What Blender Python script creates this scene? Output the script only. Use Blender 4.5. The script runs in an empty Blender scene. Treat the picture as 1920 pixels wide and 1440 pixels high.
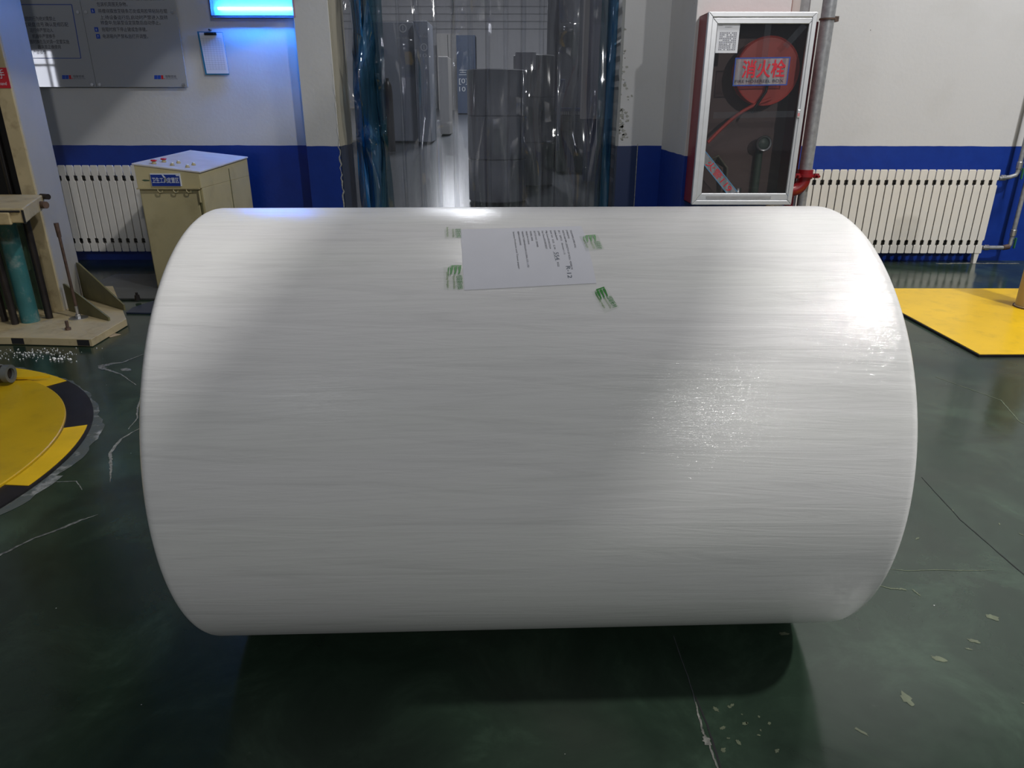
import bpy, bmesh, math, random
from mathutils import Vector, Matrix
random.seed(7)
PI = math.pi
scene = bpy.context.scene
COL = scene.collection

# ------------------------------------------------------------------ camera
PITCH, ROLL, FPX, CAMH = 0.3725, 0.001, 1335.0, 1.4
cd = bpy.data.cameras.new('camera')
cam = bpy.data.objects.new('camera', cd)
COL.objects.link(cam)
cd.sensor_fit = 'HORIZONTAL'
cd.sensor_width = 36.0
cd.lens = FPX / 1920.0 * 36.0
cd.clip_start = 0.05
cd.clip_end = 200
_f = Vector((0, math.cos(PITCH), -math.sin(PITCH)))
_u = Vector((0, math.sin(PITCH), math.cos(PITCH)))
_r = Vector((1, 0, 0))
_R = _r * math.cos(ROLL) + _u * math.sin(ROLL)
_U = _u * math.cos(ROLL) - _r * math.sin(ROLL)
cam.matrix_world = Matrix(((_R.x, _U.x, -_f.x, 0), (_R.y, _U.y, -_f.y, 0), (_R.z, _U.z, -_f.z, CAMH), (0, 0, 0, 1)))
scene.camera = cam

# ------------------------------------------------------------------ world and exposure
world = bpy.data.worlds.new('hall_ambient')
scene.world = world
world.use_nodes = True
world.node_tree.nodes['Background'].inputs[0].default_value = (0.56, 0.62, 0.72, 1)
world.node_tree.nodes['Background'].inputs[1].default_value = 0.15
scene.view_settings.view_transform = 'Standard'
scene.view_settings.look = 'None'
scene.view_settings.exposure = 0.0
scene.view_settings.gamma = 1.0
scene.view_settings.use_curve_mapping = False
scene.cycles.use_denoising = True
scene.cycles.max_bounces = 10
scene.cycles.transparent_max_bounces = 24
scene.cycles.sample_clamp_indirect = 6.0
scene.cycles.caustics_reflective = False
scene.cycles.caustics_refractive = False

# ------------------------------------------------------------------ the hall's high bay lamps and added fill lights, all above the frame
def lamp(name, loc, power, radius, color=(1, 1, 1), target=None, size_y=None):
    ld = bpy.data.lights.new(name, 'AREA')
    ld.energy = power
    ld.color = color
    if size_y:
        ld.shape = 'RECTANGLE'; ld.size = radius * 2; ld.size_y = size_y
    else:
        ld.shape = 'DISK'; ld.size = radius * 2
    o = bpy.data.objects.new(name, ld)
    COL.objects.link(o)
    o.location = loc
    if target:
        o.rotation_euler = (Vector(target) - Vector(loc)).to_track_quat('-Z', 'Y').to_euler()
    return o

LAMP_WHITE = (1.0, 0.985, 0.96)
lamp('bay_and_fill_light', (5.0, 0.12, 8.0), 550, 0.22, LAMP_WHITE)
lamp('bay_and_fill_light', (5.05, -9.7, 6.0), 310, 0.17, LAMP_WHITE, (0.4, 1.3, 0.8))
lamp('bay_and_fill_light', (-2.5, -7.0, 6.5), 50, 0.40, (0.95, 0.97, 1.0))  # fill light added to lift the wall beside the doorway
lamp('bay_and_fill_light', (4.5, 4.5, 6.8), 190, 0.30, LAMP_WHITE)  # fill light added to brighten the right wall and right-facing sides
lamp('bay_and_fill_light', (0.1, 4.3, 6.5), 95, 0.35, LAMP_WHITE)
# second hall beyond the doorway
lamp('far_hall_light', (-1.2, 21.0, 7.0), 800, 0.5, (0.95, 0.97, 1.0))
lamp('far_hall_light', (1.0, 13.5, 7.0), 200, 0.5, (0.95, 0.97, 1.0))

# ------------------------------------------------------------------ materials
def mat(name, color=(0.8, 0.8, 0.8), rough=0.5, metal=0.0, noise=0.0, nscale=8.0, bump=0.0, bscale=40.0,
        dirt=None, dirt_amt=0.0, dirt_scale=3.0, coat=0.0, spec=0.5, emit=None, estr=0.0):
    m = bpy.data.materials.new(name)
    m.use_nodes = True
    nt = m.node_tree
    N, L = nt.nodes, nt.links
    p = N['Principled BSDF']
    p.inputs['Base Color'].default_value = (*color, 1)
    p.inputs['Roughness'].default_value = rough
    p.inputs['Metallic'].default_value = metal
    p.inputs['Specular IOR Level'].default_value = spec
    p.inputs['Coat Weight'].default_value = coat
    tc = N.new('ShaderNodeTexCoord')
    last = None
    if noise > 0:
        n = N.new('ShaderNodeTexNoise'); n.inputs['Scale'].default_value = nscale; n.inputs['Detail'].default_value = 6
        L.new(tc.outputs['Object'], n.inputs['Vector'])
        mr = N.new('ShaderNodeMapRange'); mr.inputs['From Min'].default_value = 0.3; mr.inputs['From Max'].default_value = 0.7
        mr.inputs['To Min'].default_value = 1 - noise; mr.inputs['To Max'].default_value = 1 + noise * 0.4
        L.new(n.outputs['Fac'], mr.inputs['Value'])
        mx = N.new('ShaderNodeMix'); mx.data_type = 'RGBA'; mx.blend_type = 'MULTIPLY'; mx.inputs['Factor'].default_value = 1
        mx.inputs['A'].default_value = (*color, 1)
        L.new(mr.outputs['Result'], mx.inputs['B'])
        last = mx.outputs['Result']
    if dirt:
        n = N.new('ShaderNodeTexNoise'); n.inputs['Scale'].default_value = dirt_scale; n.inputs['Detail'].default_value = 8
        n.inputs['Roughness'].default_value = 0.65
        L.new(tc.outputs['Object'], n.inputs['Vector'])
        mr = N.new('ShaderNodeMapRange'); mr.inputs['From Min'].default_value = 0.52; mr.inputs['From Max'].default_value = 0.72
        mr.inputs['To Max'].default_value = dirt_amt
        L.new(n.outputs['Fac'], mr.inputs['Value'])
        mx = N.new('ShaderNodeMix'); mx.data_type = 'RGBA'
        L.new(mr.outputs['Result'], mx.inputs['Factor'])
        if last: L.new(last, mx.inputs['A'])
        else: mx.inputs['A'].default_value = (*color, 1)
        mx.inputs['B'].default_value = (*dirt, 1)
        last = mx.outputs['Result']
    if last: L.new(last, p.inputs['Base Color'])
    if bump > 0:
        n = N.new('ShaderNodeTexNoise'); n.inputs['Scale'].default_value = bscale; n.inputs['Detail'].default_value = 4
        L.new(tc.outputs['Object'], n.inputs['Vector'])
        b = N.new('ShaderNodeBump'); b.inputs['Strength'].default_value = bump; b.inputs['Distance'].default_value = 0.01
        L.new(n.outputs['Fac'], b.inputs['Height']); L.new(b.outputs['Normal'], p.inputs['Normal'])
    if emit:
        p.inputs['Emission Color'].default_value = (*emit, 1)
        p.inputs['Emission Strength'].default_value = estr
    return m

def nodes_of(m):
    nt = m.node_tree
    return nt.nodes, nt.links, nt.nodes['Principled BSDF']

def painted_wall(name, white, blue, band, stain=0.25):
    """white emulsion above, blue oil paint below `band` (metres above the floor)"""
    m = mat(name, white, 0.6)
    N, L, p = nodes_of(m)
    geo = N.new('ShaderNodeNewGeometry')
    sep = N.new('ShaderNodeSeparateXYZ'); L.new(geo.outputs['Position'], sep.inputs[0])
    wob = N.new('ShaderNodeTexNoise'); wob.inputs['Scale'].default_value = 5; L.new(geo.outputs['Position'], wob.inputs['Vector'])
    wm = N.new('ShaderNodeMath'); wm.operation = 'MULTIPLY_ADD'; wm.inputs[1].default_value = 0.012
    L.new(wob.outputs['Fac'], wm.inputs[0]); L.new(sep.outputs['Z'], wm.inputs[2])
    gt = N.new('ShaderNodeMath'); gt.operation = 'GREATER_THAN'; gt.inputs[1].default_value = band + 0.006
    L.new(wm.outputs[0], gt.inputs[0])
    # soft grey smudges and stains on the white
    s1 = N.new('ShaderNodeTexNoise'); s1.inputs['Scale'].default_value = 2.2; s1.inputs['Detail'].default_value = 5
    L.new(geo.outputs['Position'], s1.inputs['Vector'])
    r1 = N.new('ShaderNodeMapRange'); r1.inputs['From Min'].default_value = 0.5; r1.inputs['From Max'].default_value = 0.8
    r1.inputs['To Max'].default_value = stain; L.new(s1.outputs['Fac'], r1.inputs['Value'])
    w = N.new('ShaderNodeMix'); w.data_type = 'RGBA'; w.inputs['A'].default_value = (*white, 1)
    w.inputs['B'].default_value = (white[0] * .68, white[1] * .66, white[2] * .6, 1); L.new(r1.outputs['Result'], w.inputs['Factor'])
    # small dark specks
    v = N.new('ShaderNodeTexVoronoi'); v.inputs['Scale'].default_value = 5.5; L.new(geo.outputs['Position'], v.inputs['Vector'])
    lt = N.new('ShaderNodeMath'); lt.operation = 'LESS_THAN'; lt.inputs[1].default_value = 0.028; L.new(v.outputs['Distance'], lt.inputs[0])
    w2 = N.new('ShaderNodeMix'); w2.data_type = 'RGBA'; L.new(lt.outputs[0], w2.inputs['Factor'])
    L.new(w.outputs['Result'], w2.inputs['A']); w2.inputs['B'].default_value = (0.16, 0.15, 0.14, 1)
    # blue with slight mottling
    bn = N.new('ShaderNodeTexNoise'); bn.inputs['Scale'].default_value = 9; bn.inputs['Detail'].default_value = 6
    L.new(geo.outputs['Position'], bn.inputs['Vector'])
    b = N.new('ShaderNodeMix'); b.data_type = 'RGBA'; L.new(bn.outputs['Fac'], b.inputs['Factor'])
    b.inputs['A'].default_value = (blue[0] * .75, blue[1] * .75, blue[2] * .8, 1)
    b.inputs['B'].default_value = (blue[0] * 1.25, blue[1] * 1.25, blue[2] * 1.2, 1)
    mx = N.new('ShaderNodeMix'); mx.data_type = 'RGBA'; L.new(gt.outputs[0], mx.inputs['Factor'])
    L.new(b.outputs['Result'], mx.inputs['A']); L.new(w2.outputs['Result'], mx.inputs['B'])
    L.new(mx.outputs['Result'], p.inputs['Base Color'])
    rr = N.new('ShaderNodeMapRange'); rr.inputs['To Min'].default_value = 0.38; rr.inputs['To Max'].default_value = 0.6
    L.new(gt.outputs[0], rr.inputs['Value']); L.new(rr.outputs['Result'], p.inputs['Roughness'])
    bp = N.new('ShaderNodeBump'); bp.inputs['Strength'].default_value = 0.12; bp.inputs['Distance'].default_value = 0.01
    n3 = N.new('ShaderNodeTexNoise'); n3.inputs['Scale'].default_value = 30; L.new(geo.outputs['Position'], n3.inputs['Vector'])
    L.new(n3.outputs['Fac'], bp.inputs['Height']); L.new(bp.outputs['Normal'], p.inputs['Normal'])
    return m

def floor_material():
    m = mat('green_epoxy', (0.02, 0.04, 0.03), 0.25)
    N, L, p = nodes_of(m)
    geo = N.new('ShaderNodeNewGeometry')
    n1 = N.new('ShaderNodeTexNoise'); n1.inputs['Scale'].default_value = 3.0; n1.inputs['Detail'].default_value = 12
    n1.inputs['Roughness'].default_value = 0.68; n1.inputs['Distortion'].default_value = 0.6
    L.new(geo.outputs['Position'], n1.inputs['Vector'])
    cr = N.new('ShaderNodeValToRGB')
    e = cr.color_ramp.elements
    e[0].position = 0.32; e[0].color = (0.013, 0.024, 0.016, 1)
    e[1].position = 0.72; e[1].color = (0.040, 0.070, 0.046, 1)
    k = cr.color_ramp.elements.new(0.52); k.color = (0.021, 0.038, 0.025, 1)
    L.new(n1.outputs['Fac'], cr.inputs['Fac'])
    # fine wear, pale scuffs
    n2 = N.new('ShaderNodeTexNoise'); n2.inputs['Scale'].default_value = 7; n2.inputs['Detail'].default_value = 12
    n2.inputs['Roughness'].default_value = 0.75
    L.new(geo.outputs['Position'], n2.inputs['Vector'])
    r2 = N.new('ShaderNodeMapRange'); r2.inputs['From Min'].default_value = 0.66; r2.inputs['From Max'].default_value = 0.78
    r2.inputs['To Max'].default_value = 0.35; L.new(n2.outputs['Fac'], r2.inputs['Value'])
    a = N.new('ShaderNodeMix'); a.data_type = 'RGBA'; L.new(r2.outputs['Result'], a.inputs['Factor'])
    L.new(cr.outputs['Color'], a.inputs['A']); a.inputs['B'].default_value = (0.17, 0.20, 0.16, 1)
    # brownish film of dirt
    n4 = N.new('ShaderNodeTexNoise'); n4.inputs['Scale'].default_value = 1.1; n4.inputs['Detail'].default_value = 5
    L.new(geo.outputs['Position'], n4.inputs['Vector'])
    r4 = N.new('ShaderNodeMapRange'); r4.inputs['From Min'].default_value = 0.5; r4.inputs['From Max'].default_value = 0.75
    r4.inputs['To Max'].default_value = 0.55; L.new(n4.outputs['Fac'], r4.inputs['Value'])
    b = N.new('ShaderNodeMix'); b.data_type = 'RGBA'; L.new(r4.outputs['Result'], b.inputs['Factor'])
    L.new(a.outputs['Result'], b.inputs['A']); b.inputs['B'].default_value = (0.046, 0.046, 0.040, 1)
    # tiny white grit
    v = N.new('ShaderNodeTexVoronoi'); v.inputs['Scale'].default_value = 9; L.new(geo.outputs['Position'], v.inputs['Vector'])
    lt = N.new('ShaderNodeMath'); lt.operation = 'LESS_THAN'; lt.inputs[1].default_value = 0.018; L.new(v.outputs['Distance'], lt.inputs[0])
    c = N.new('ShaderNodeMix'); c.data_type = 'RGBA'; L.new(lt.outputs[0], c.inputs['Factor'])
    L.new(b.outputs['Result'], c.inputs['A']); c.inputs['B'].default_value = (0.5, 0.5, 0.48, 1)
    L.new(c.outputs['Result'], p.inputs['Base Color'])
    rr = N.new('ShaderNodeMapRange'); rr.inputs['From Min'].default_value = 0.35; rr.inputs['From Max'].default_value = 0.7
    rr.inputs['To Min'].default_value = 0.13; rr.inputs['To Max'].default_value = 0.32
    L.new(n4.outputs['Fac'], rr.inputs['Value']); L.new(rr.outputs['Result'], p.inputs['Roughness'])
    bp = N.new('ShaderNodeBump'); bp.inputs['Strength'].default_value = 0.10; bp.inputs['Distance'].default_value = 0.004
    n3 = N.new('ShaderNodeTexNoise'); n3.inputs['Scale'].default_value = 14; n3.inputs['Detail'].default_value = 3
    L.new(geo.outputs['Position'], n3.inputs['Vector'])
    L.new(n3.outputs['Fac'], bp.inputs['Height']); L.new(bp.outputs['Normal'], p.inputs['Normal'])
    return m

def wrap_material():
    """white tissue seen through tight layers of stretch film: streaks run along the roll's axis (local X)"""
    m = mat('film_wrapped_tissue', (0.80, 0.80, 0.79), 0.6)
    N, L, p = nodes_of(m)
    tc = N.new('ShaderNodeTexCoord')
    def stretched(sx, s, detail=4, rough=0.6, dist=0.0, tilt=0.0):
        mp = N.new('ShaderNodeMapping'); mp.inputs['Scale'].default_value = (sx, s, s); mp.inputs['Location'].default_value = (31.37, 17.7, 23.3)
        vr = N.new('ShaderNodeVectorRotate'); vr.rotation_type = 'Y_AXIS'; vr.inputs['Angle'].default_value = tilt
        L.new(tc.outputs['Object'], vr.inputs['Vector']); L.new(vr.outputs['Vector'], mp.inputs['Vector'])
        n = N.new('ShaderNodeTexNoise'); n.inputs['Scale'].default_value = 1; n.inputs['Detail'].default_value = detail
        n.inputs['Roughness'].default_value = rough; n.inputs['Distortion'].default_value = dist
        L.new(mp.outputs['Vector'], n.inputs['Vector'])
        return n.outputs['Fac']
    broad = stretched(1.7, 30, 6, 0.62, 1.1, -0.05)
    fine = stretched(4.0, 150, 4, 0.65, 0.6, 0.035)
    spark = stretched(17, 260, 3, 0.65, 0.3, -0.03)
    tint = stretched(0.9, 5, 3)
    # colour: faint grey creases
    r = N.new('ShaderNodeMapRange'); r.inputs['From Min'].default_value = 0.28; r.inputs['From Max'].default_value = 0.5
    r.inputs['To Min'].default_value = 0.90; r.inputs['To Max'].default_value = 1.0; L.new(broad, r.inputs['Value'])
    r2 = N.new('ShaderNodeMapRange'); r2.inputs['From Min'].default_value = 0.3; r2.inputs['From Max'].default_value = 0.55
    r2.inputs['To Min'].default_value = 0.93; r2.inputs['To Max'].default_value = 1.0; L.new(fine, r2.inputs['Value'])
    mu = N.new('ShaderNodeMath'); mu.operation = 'MULTIPLY'; L.new(r.outputs['Result'], mu.inputs[0]); L.new(r2.outputs['Result'], mu.inputs[1])
    base = N.new('ShaderNodeMix'); base.data_type = 'RGBA'; L.new(tint, base.inputs['Factor'])
    base.inputs['A'].default_value = (0.80, 0.805, 0.76, 1); base.inputs['B'].default_value = (0.81, 0.785, 0.80, 1)
    mx = N.new('ShaderNodeMix'); mx.data_type = 'RGBA'; mx.blend_type = 'MULTIPLY'; mx.inputs['Factor'].default_value = 1
    L.new(base.outputs['Result'], mx.inputs['A']); L.new(mu.outputs[0], mx.inputs['B'])
    L.new(mx.outputs['Result'], p.inputs['Base Color'])
    p.inputs['Specular IOR Level'].default_value = 0.12
    p.inputs['Coat Weight'].default_value = 0.62
    # the right half carries looser, shinier film
    sep = N.new('ShaderNodeSeparateXYZ'); L.new(tc.outputs['Object'], sep.inputs[0])
    side = N.new('ShaderNodeMapRange'); side.interpolation_type = 'SMOOTHSTEP'
    side.inputs['From Min'].default_value = -0.2; side.inputs['From Max'].default_value = 0.5
    side.inputs['To Min'].default_value = 0.22; side.inputs['To Max'].default_value = 0.05
    L.new(sep.outputs['X'], side.inputs['Value']); L.new(side.outputs['Result'], p.inputs['Coat Roughness'])
    b1 = N.new('ShaderNodeBump'); b1.inputs['Strength'].default_value = 0.35; b1.inputs['Distance'].default_value = 0.004
    L.new(broad, b1.inputs['Height']); L.new(b1.outputs['Normal'], p.inputs['Normal'])
    b2 = N.new('ShaderNodeBump'); b2.inputs['Strength'].default_value = 1.0; b2.inputs['Distance'].default_value = 0.0006
    L.new(fine, b2.inputs['Height'])
    b3 = N.new('ShaderNodeBump'); b3.inputs['Distance'].default_value = 0.0009
    amp = N.new('ShaderNodeMapRange'); amp.interpolation_type = 'SMOOTHSTEP'; amp.inputs['From Min'].default_value = 0.0; amp.inputs['From Max'].default_value = 0.45
    amp.inputs['To Min'].default_value = 0.25; amp.inputs['To Max'].default_value = 1.0
    L.new(sep.outputs['X'], amp.inputs['Value']); L.new(amp.outputs['Result'], b3.inputs['Strength'])
    L.new(spark, b3.inputs['Height']); L.new(b2.outputs['Normal'], b3.inputs['Normal'])
    L.new(b3.outputs['Normal'], p.inputs['Coat Normal'])
    return m

def film_strip(name, tint, haze, gloss=0.16, milk=(0.62, 0.66, 0.72), fres=0.9):
    """clear PVC strip: see-through, a little milky, with a shiny face"""
    m = bpy.data.materials.new(name); m.use_nodes = True
    N, L = m.node_tree.nodes, m.node_tree.links
    for n in list(N):
        if n.type == 'BSDF_PRINCIPLED': N.remove(n)
    out = [n for n in N if n.type == 'OUTPUT_MATERIAL'][0]
    tr = N.new('ShaderNodeBsdfTransparent'); tr.inputs['Color'].default_value = (*tint, 1)
    df = N.new('ShaderNodeBsdfDiffuse'); df.inputs['Color'].default_value = (*milk, 1)
    gl = N.new('ShaderNodeBsdfGlossy'); gl.inputs['Roughness'].default_value = 0.06; gl.inputs['Color'].default_value = (1, 1, 1, 1)
    tc = N.new('ShaderNodeTexCoord')
    mp = N.new('ShaderNodeMapping'); mp.inputs['Scale'].default_value = (30, 30, 1.2); L.new(tc.outputs['Object'], mp.inputs['Vector'])
    n = N.new('ShaderNodeTexNoise'); n.inputs['Scale'].default_value = 1; n.inputs['Detail'].default_value = 5; L.new(mp.outputs['Vector'], n.inputs['Vector'])
    mr = N.new('ShaderNodeMapRange'); mr.inputs['From Min'].default_value = 0.3; mr.inputs['From Max'].default_value = 0.75
    mr.inputs['To Min'].default_value = haze * 0.5; mr.inputs['To Max'].default_value = haze * 1.6; L.new(n.outputs['Fac'], mr.inputs['Value'])
    a = N.new('ShaderNodeMixShader'); L.new(mr.outputs['Result'], a.inputs['Fac']); L.new(tr.outputs[0], a.inputs[1]); L.new(df.outputs[0], a.inputs[2])
    fr = N.new('ShaderNodeFresnel'); fr.inputs['IOR'].default_value = 1.45
    ad = N.new('ShaderNodeMath'); ad.operation = 'MULTIPLY_ADD'; ad.inputs[1].default_value = fres; ad.inputs[2].default_value = gloss * 0.2
    L.new(fr.outputs[0], ad.inputs[0])
    bp = N.new('ShaderNodeBump'); bp.inputs['Strength'].default_value = 0.15; bp.inputs['Distance'].default_value = 0.01
    L.new(n.outputs['Fac'], bp.inputs['Height']); L.new(bp.outputs['Normal'], gl.inputs['Normal'])
    b = N.new('ShaderNodeMixShader'); L.new(ad.outputs[0], b.inputs['Fac']); L.new(a.outputs[0], b.inputs[1]); L.new(gl.outputs[0], b.inputs[2])
    L.new(b.outputs[0], out.inputs['Surface'])
    return m

def glass_material(name, tint=(0.9, 0.92, 0.92), rough=0.02, haze=0.0):
    m = film_strip(name, tint, 0.0, 0.1)
    N = m.node_tree.nodes
    for n in N:
        if n.type == 'BSDF_GLOSSY': n.inputs['Roughness'].default_value = rough
        if n.type == 'MAP_RANGE': n.inputs['To Min'].default_value = haze; n.inputs['To Max'].default_value = haze
        if n.type == 'BUMP': n.inputs['Strength'].default_value = 0.0
    return m

M = {}
WHITE = (0.66, 0.66, 0.66)
BLUE = (0.006, 0.035, 0.27)
M['wall'] = painted_wall('wall_paint', (0.60, 0.60, 0.61), BLUE, 1.058)
M['pilaster'] = painted_wall('pilaster_paint', (0.60, 0.60, 0.60), BLUE, 1.058, 0.35)
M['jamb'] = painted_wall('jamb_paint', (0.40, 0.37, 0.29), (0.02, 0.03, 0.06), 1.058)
M['column'] = painted_wall('column_paint', (0.62, 0.61, 0.61), BLUE, 1.03)
M['far_wall_paint'] = painted_wall('far_wall_paint', (0.42, 0.42, 0.50), (0.02, 0.03, 0.12), 1.21, 0.2)
M['floor'] = floor_material()
M['wrap'] = wrap_material()
M['cream'] = mat('cream_enamel', (0.44, 0.38, 0.21), 0.42, noise=0.12, nscale=5, dirt=(0.14, 0.10, 0.05), dirt_amt=0.35, dirt_scale=6)
M['machine_cream'] = mat('machine_cream', (0.50, 0.41, 0.24), 0.45, noise=0.15, nscale=6, dirt=(0.15, 0.09, 0.04), dirt_amt=0.5, dirt_scale=9)
M['machine_white'] = mat('machine_white', (0.40, 0.385, 0.35), 0.5, noise=0.06, nscale=4)
M['desk'] = mat('desk_beige', (0.53, 0.46, 0.26), 0.42, noise=0.08, nscale=5, dirt=(0.22, 0.17, 0.08), dirt_amt=0.3, dirt_scale=4)
M['desk_top'] = mat('desk_top', (0.58, 0.55, 0.54), 0.5, noise=0.10, nscale=9)
M['olive'] = mat('olive_plate', (0.16, 0.15, 0.07), 0.5, noise=0.2, nscale=9)
M['teal'] = mat('teal_cylinder', (0.035, 0.15, 0.16), 0.4, dirt=(0.35, 0.36, 0.33), dirt_amt=0.6, dirt_scale=11, noise=0.2)
M['green'] = mat('green_panel', (0.05, 0.10, 0.055), 0.5, noise=0.3, nscale=9)
M['black'] = mat('black_steel', (0.018, 0.014, 0.014), 0.35, noise=0.3, nscale=20)
M['darkrubber'] = mat('dark_rubber', (0.012, 0.012, 0.014), 0.7)
M['rust'] = mat('rusty_steel', (0.10, 0.06, 0.045), 0.6, noise=0.5, nscale=30)
M['zinc'] = mat('zinc', (0.55, 0.55, 0.56), 0.35, metal=0.9, noise=0.1)
M['galv'] = mat('galvanised_pipe', (0.34, 0.35, 0.37), 0.45, metal=0.35, noise=0.25, nscale=30)
M['greypaint'] = mat('grey_pipe', (0.33, 0.33, 0.34), 0.45, noise=0.15, nscale=20)
M['radiator'] = mat('radiator_white', (0.76, 0.73, 0.68), 0.35, noise=0.04, nscale=10)
M['hub_dark'] = mat('hub_shadowed_iron', (0.05, 0.05, 0.045), 0.7)  # gap shade between the radiator sections put into the hub colour
M['dark'] = mat('dark_gap', (0.01, 0.01, 0.012), 0.8)
M['red'] = mat('red_enamel', (0.25, 0.012, 0.018), 0.35, noise=0.15, nscale=6)
M['red_pipe'] = mat('dark_red_pipe', (0.22, 0.012, 0.03), 0.4)
M['hose_red'] = mat('hose_red', (0.85, 0.10, 0.07), 0.4)
M['alu'] = mat('aluminium', (0.72, 0.73, 0.76), 0.36, metal=0.55, noise=0.06, nscale=14)
M['box_inside'] = mat('cabinet_interior', (0.22, 0.14, 0.13), 0.6)
M['paper'] = mat('white_paper', (0.74, 0.74, 0.80), 0.7, noise=0.03, nscale=15)
M['paper_plain'] = mat('plain_paper', (0.72, 0.73, 0.78), 0.7)
M['ink'] = mat('ink', (0.03, 0.03, 0.05), 0.7)
M['ink_grey'] = mat('ink_grey', (0.16, 0.16, 0.20), 0.7)
M['pen'] = mat('pen_ink', (0.04, 0.06, 0.10), 0.6)
M['tape_green'] = mat('green_print', (0.04, 0.26, 0.04), 0.4)
M['tape_lightgreen'] = mat('light_green_print', (0.22, 0.36, 0.12), 0.4)
M['label_red'] = mat('red_lettering', (0.55, 0.01, 0.03), 0.45)
M['label_pink'] = mat('pink_sticker', (0.62, 0.25, 0.27), 0.4)
M['blue_line'] = mat('blue_line', (0.02, 0.06, 0.30), 0.5)
M['sky_line'] = mat('sky_line', (0.06, 0.22, 0.42), 0.5)
M['sign_face'] = mat('sign_face', (0.36, 0.37, 0.39), 0.025, spec=0.6)
M['sign_mark'] = mat('sign_blue_mark', (0.01, 0.06, 0.42), 0.4)
M['sign_red'] = mat('sign_red', (0.50, 0.01, 0.02), 0.4)
M['plaque'] = mat('plaque_blue', (0.008, 0.035, 0.28), 0.35)
M['plaque_white'] = mat('plaque_white', (0.62, 0.66, 0.75), 0.5)
M['yellow_disc'] = mat('disc_yellow_paint', (0.52, 0.33, 0.008), 0.32, noise=0.12, nscale=3, dirt=(0.25, 0.17, 0.02), dirt_amt=0.3, dirt_scale=8)  # darker yellow than the rim stripes
M['yellow'] = mat('yellow_floor_paint', (0.80, 0.50, 0.012), 0.30, noise=0.10, nscale=3, dirt=(0.30, 0.2, 0.03), dirt_amt=0.35, dirt_scale=8)
M['yellow_plain'] = mat('yellow_edge_paint', (0.74, 0.46, 0.01), 0.38, noise=0.12, nscale=8)
M['black_floor'] = mat('black_floor_paint', (0.012, 0.011, 0.014), 0.4, noise=0.4, nscale=12)
M['concrete'] = mat('chipped_concrete', (0.20, 0.20, 0.18), 0.8, noise=0.7, nscale=60, bump=0.4, bscale=60)
M['pale_chip'] = mat('pale_paint_chip', (0.105, 0.125, 0.075), 0.6, noise=0.3, nscale=50)
M['foam'] = mat('white_foam', (0.8, 0.8, 0.78), 0.8)
M['post'] = mat('post_beige', (0.40, 0.30, 0.17), 0.5, noise=0.08)
M['uv_tube'] = mat('uv_tube_glow', (0.2, 0.5, 1), 0.3, emit=(0.025, 0.24, 1.0), estr=225)
M['uv_back'] = mat('uv_reflector', (0.45, 0.60, 0.70), 0.35, metal=0.2)
M['uv_frame'] = mat('uv_frame', (0.10, 0.09, 0.16), 0.4)
M['uv_frame_side'] = mat('uv_frame_side', (0.50, 0.33, 0.40), 0.4)
M['strip'] = film_strip('clear_strip', (0.955, 0.96, 0.97), 0.035)
M['strip_edge'] = film_strip('blue_tinted_strip', (0.42, 0.64, 0.82), 0.16, 0.3, (0.05, 0.22, 0.40))
M['strip_teal'] = film_strip('teal_tinted_strip', (0.40, 0.60, 0.68), 0.16, 0.3, (0.03, 0.15, 0.20))
M['glass'] = glass_material('cabinet_glass', (0.96, 0.96, 0.96), 0.03, 0.012)
M['clipboard'] = mat('clipboard_blue', (0.02, 0.20, 0.40), 0.4)
M['far_grey'] = mat('far_siding', (0.38, 0.38, 0.40), 0.6)
M['siding_dark'] = mat('siding_shadow_line', (0.32, 0.32, 0.34), 0.6)
M['far_floor'] = mat('far_floor', (0.075, 0.08, 0.09), 0.24, noise=0.15, nscale=2)
M['roll_grey'] = mat('grey_wrapped_roll', (0.30, 0.30, 0.33), 0.4, noise=0.1, nscale=4)
M['roll_dark'] = mat('dark_wrapped_roll', (0.13, 0.13, 0.14), 0.4, noise=0.1, nscale=4)
M['carton_grey'] = mat('grey_blue_carton', (0.20, 0.22, 0.27), 0.6, noise=0.08, nscale=2)
M['carton_light'] = mat('light_carton', (0.38, 0.37, 0.40), 0.6)
M['carton_blue'] = mat('blue_carton', (0.03, 0.05, 0.10), 0.6, noise=0.1, nscale=2)
M['carton_print'] = mat('carton_print', (0.42, 0.44, 0.47), 0.6)
M['panel_beige'] = mat('beige_panel', (0.42, 0.41, 0.40), 0.6)
M['far_dark'] = mat('dark_machine', (0.05, 0.055, 0.065), 0.5, noise=0.3, nscale=2)
M['far_blue'] = mat('far_blue_plastic', (0.02, 0.035, 0.12), 0.4)
M['valve_green'] = mat('valve_green', (0.03, 0.16, 0.09), 0.4)
M['wood'] = mat('core_board', (0.32, 0.22, 0.12), 0.8)
M['navy'] = mat('navy_sheet', (0.02, 0.03, 0.06), 0.35)

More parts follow.
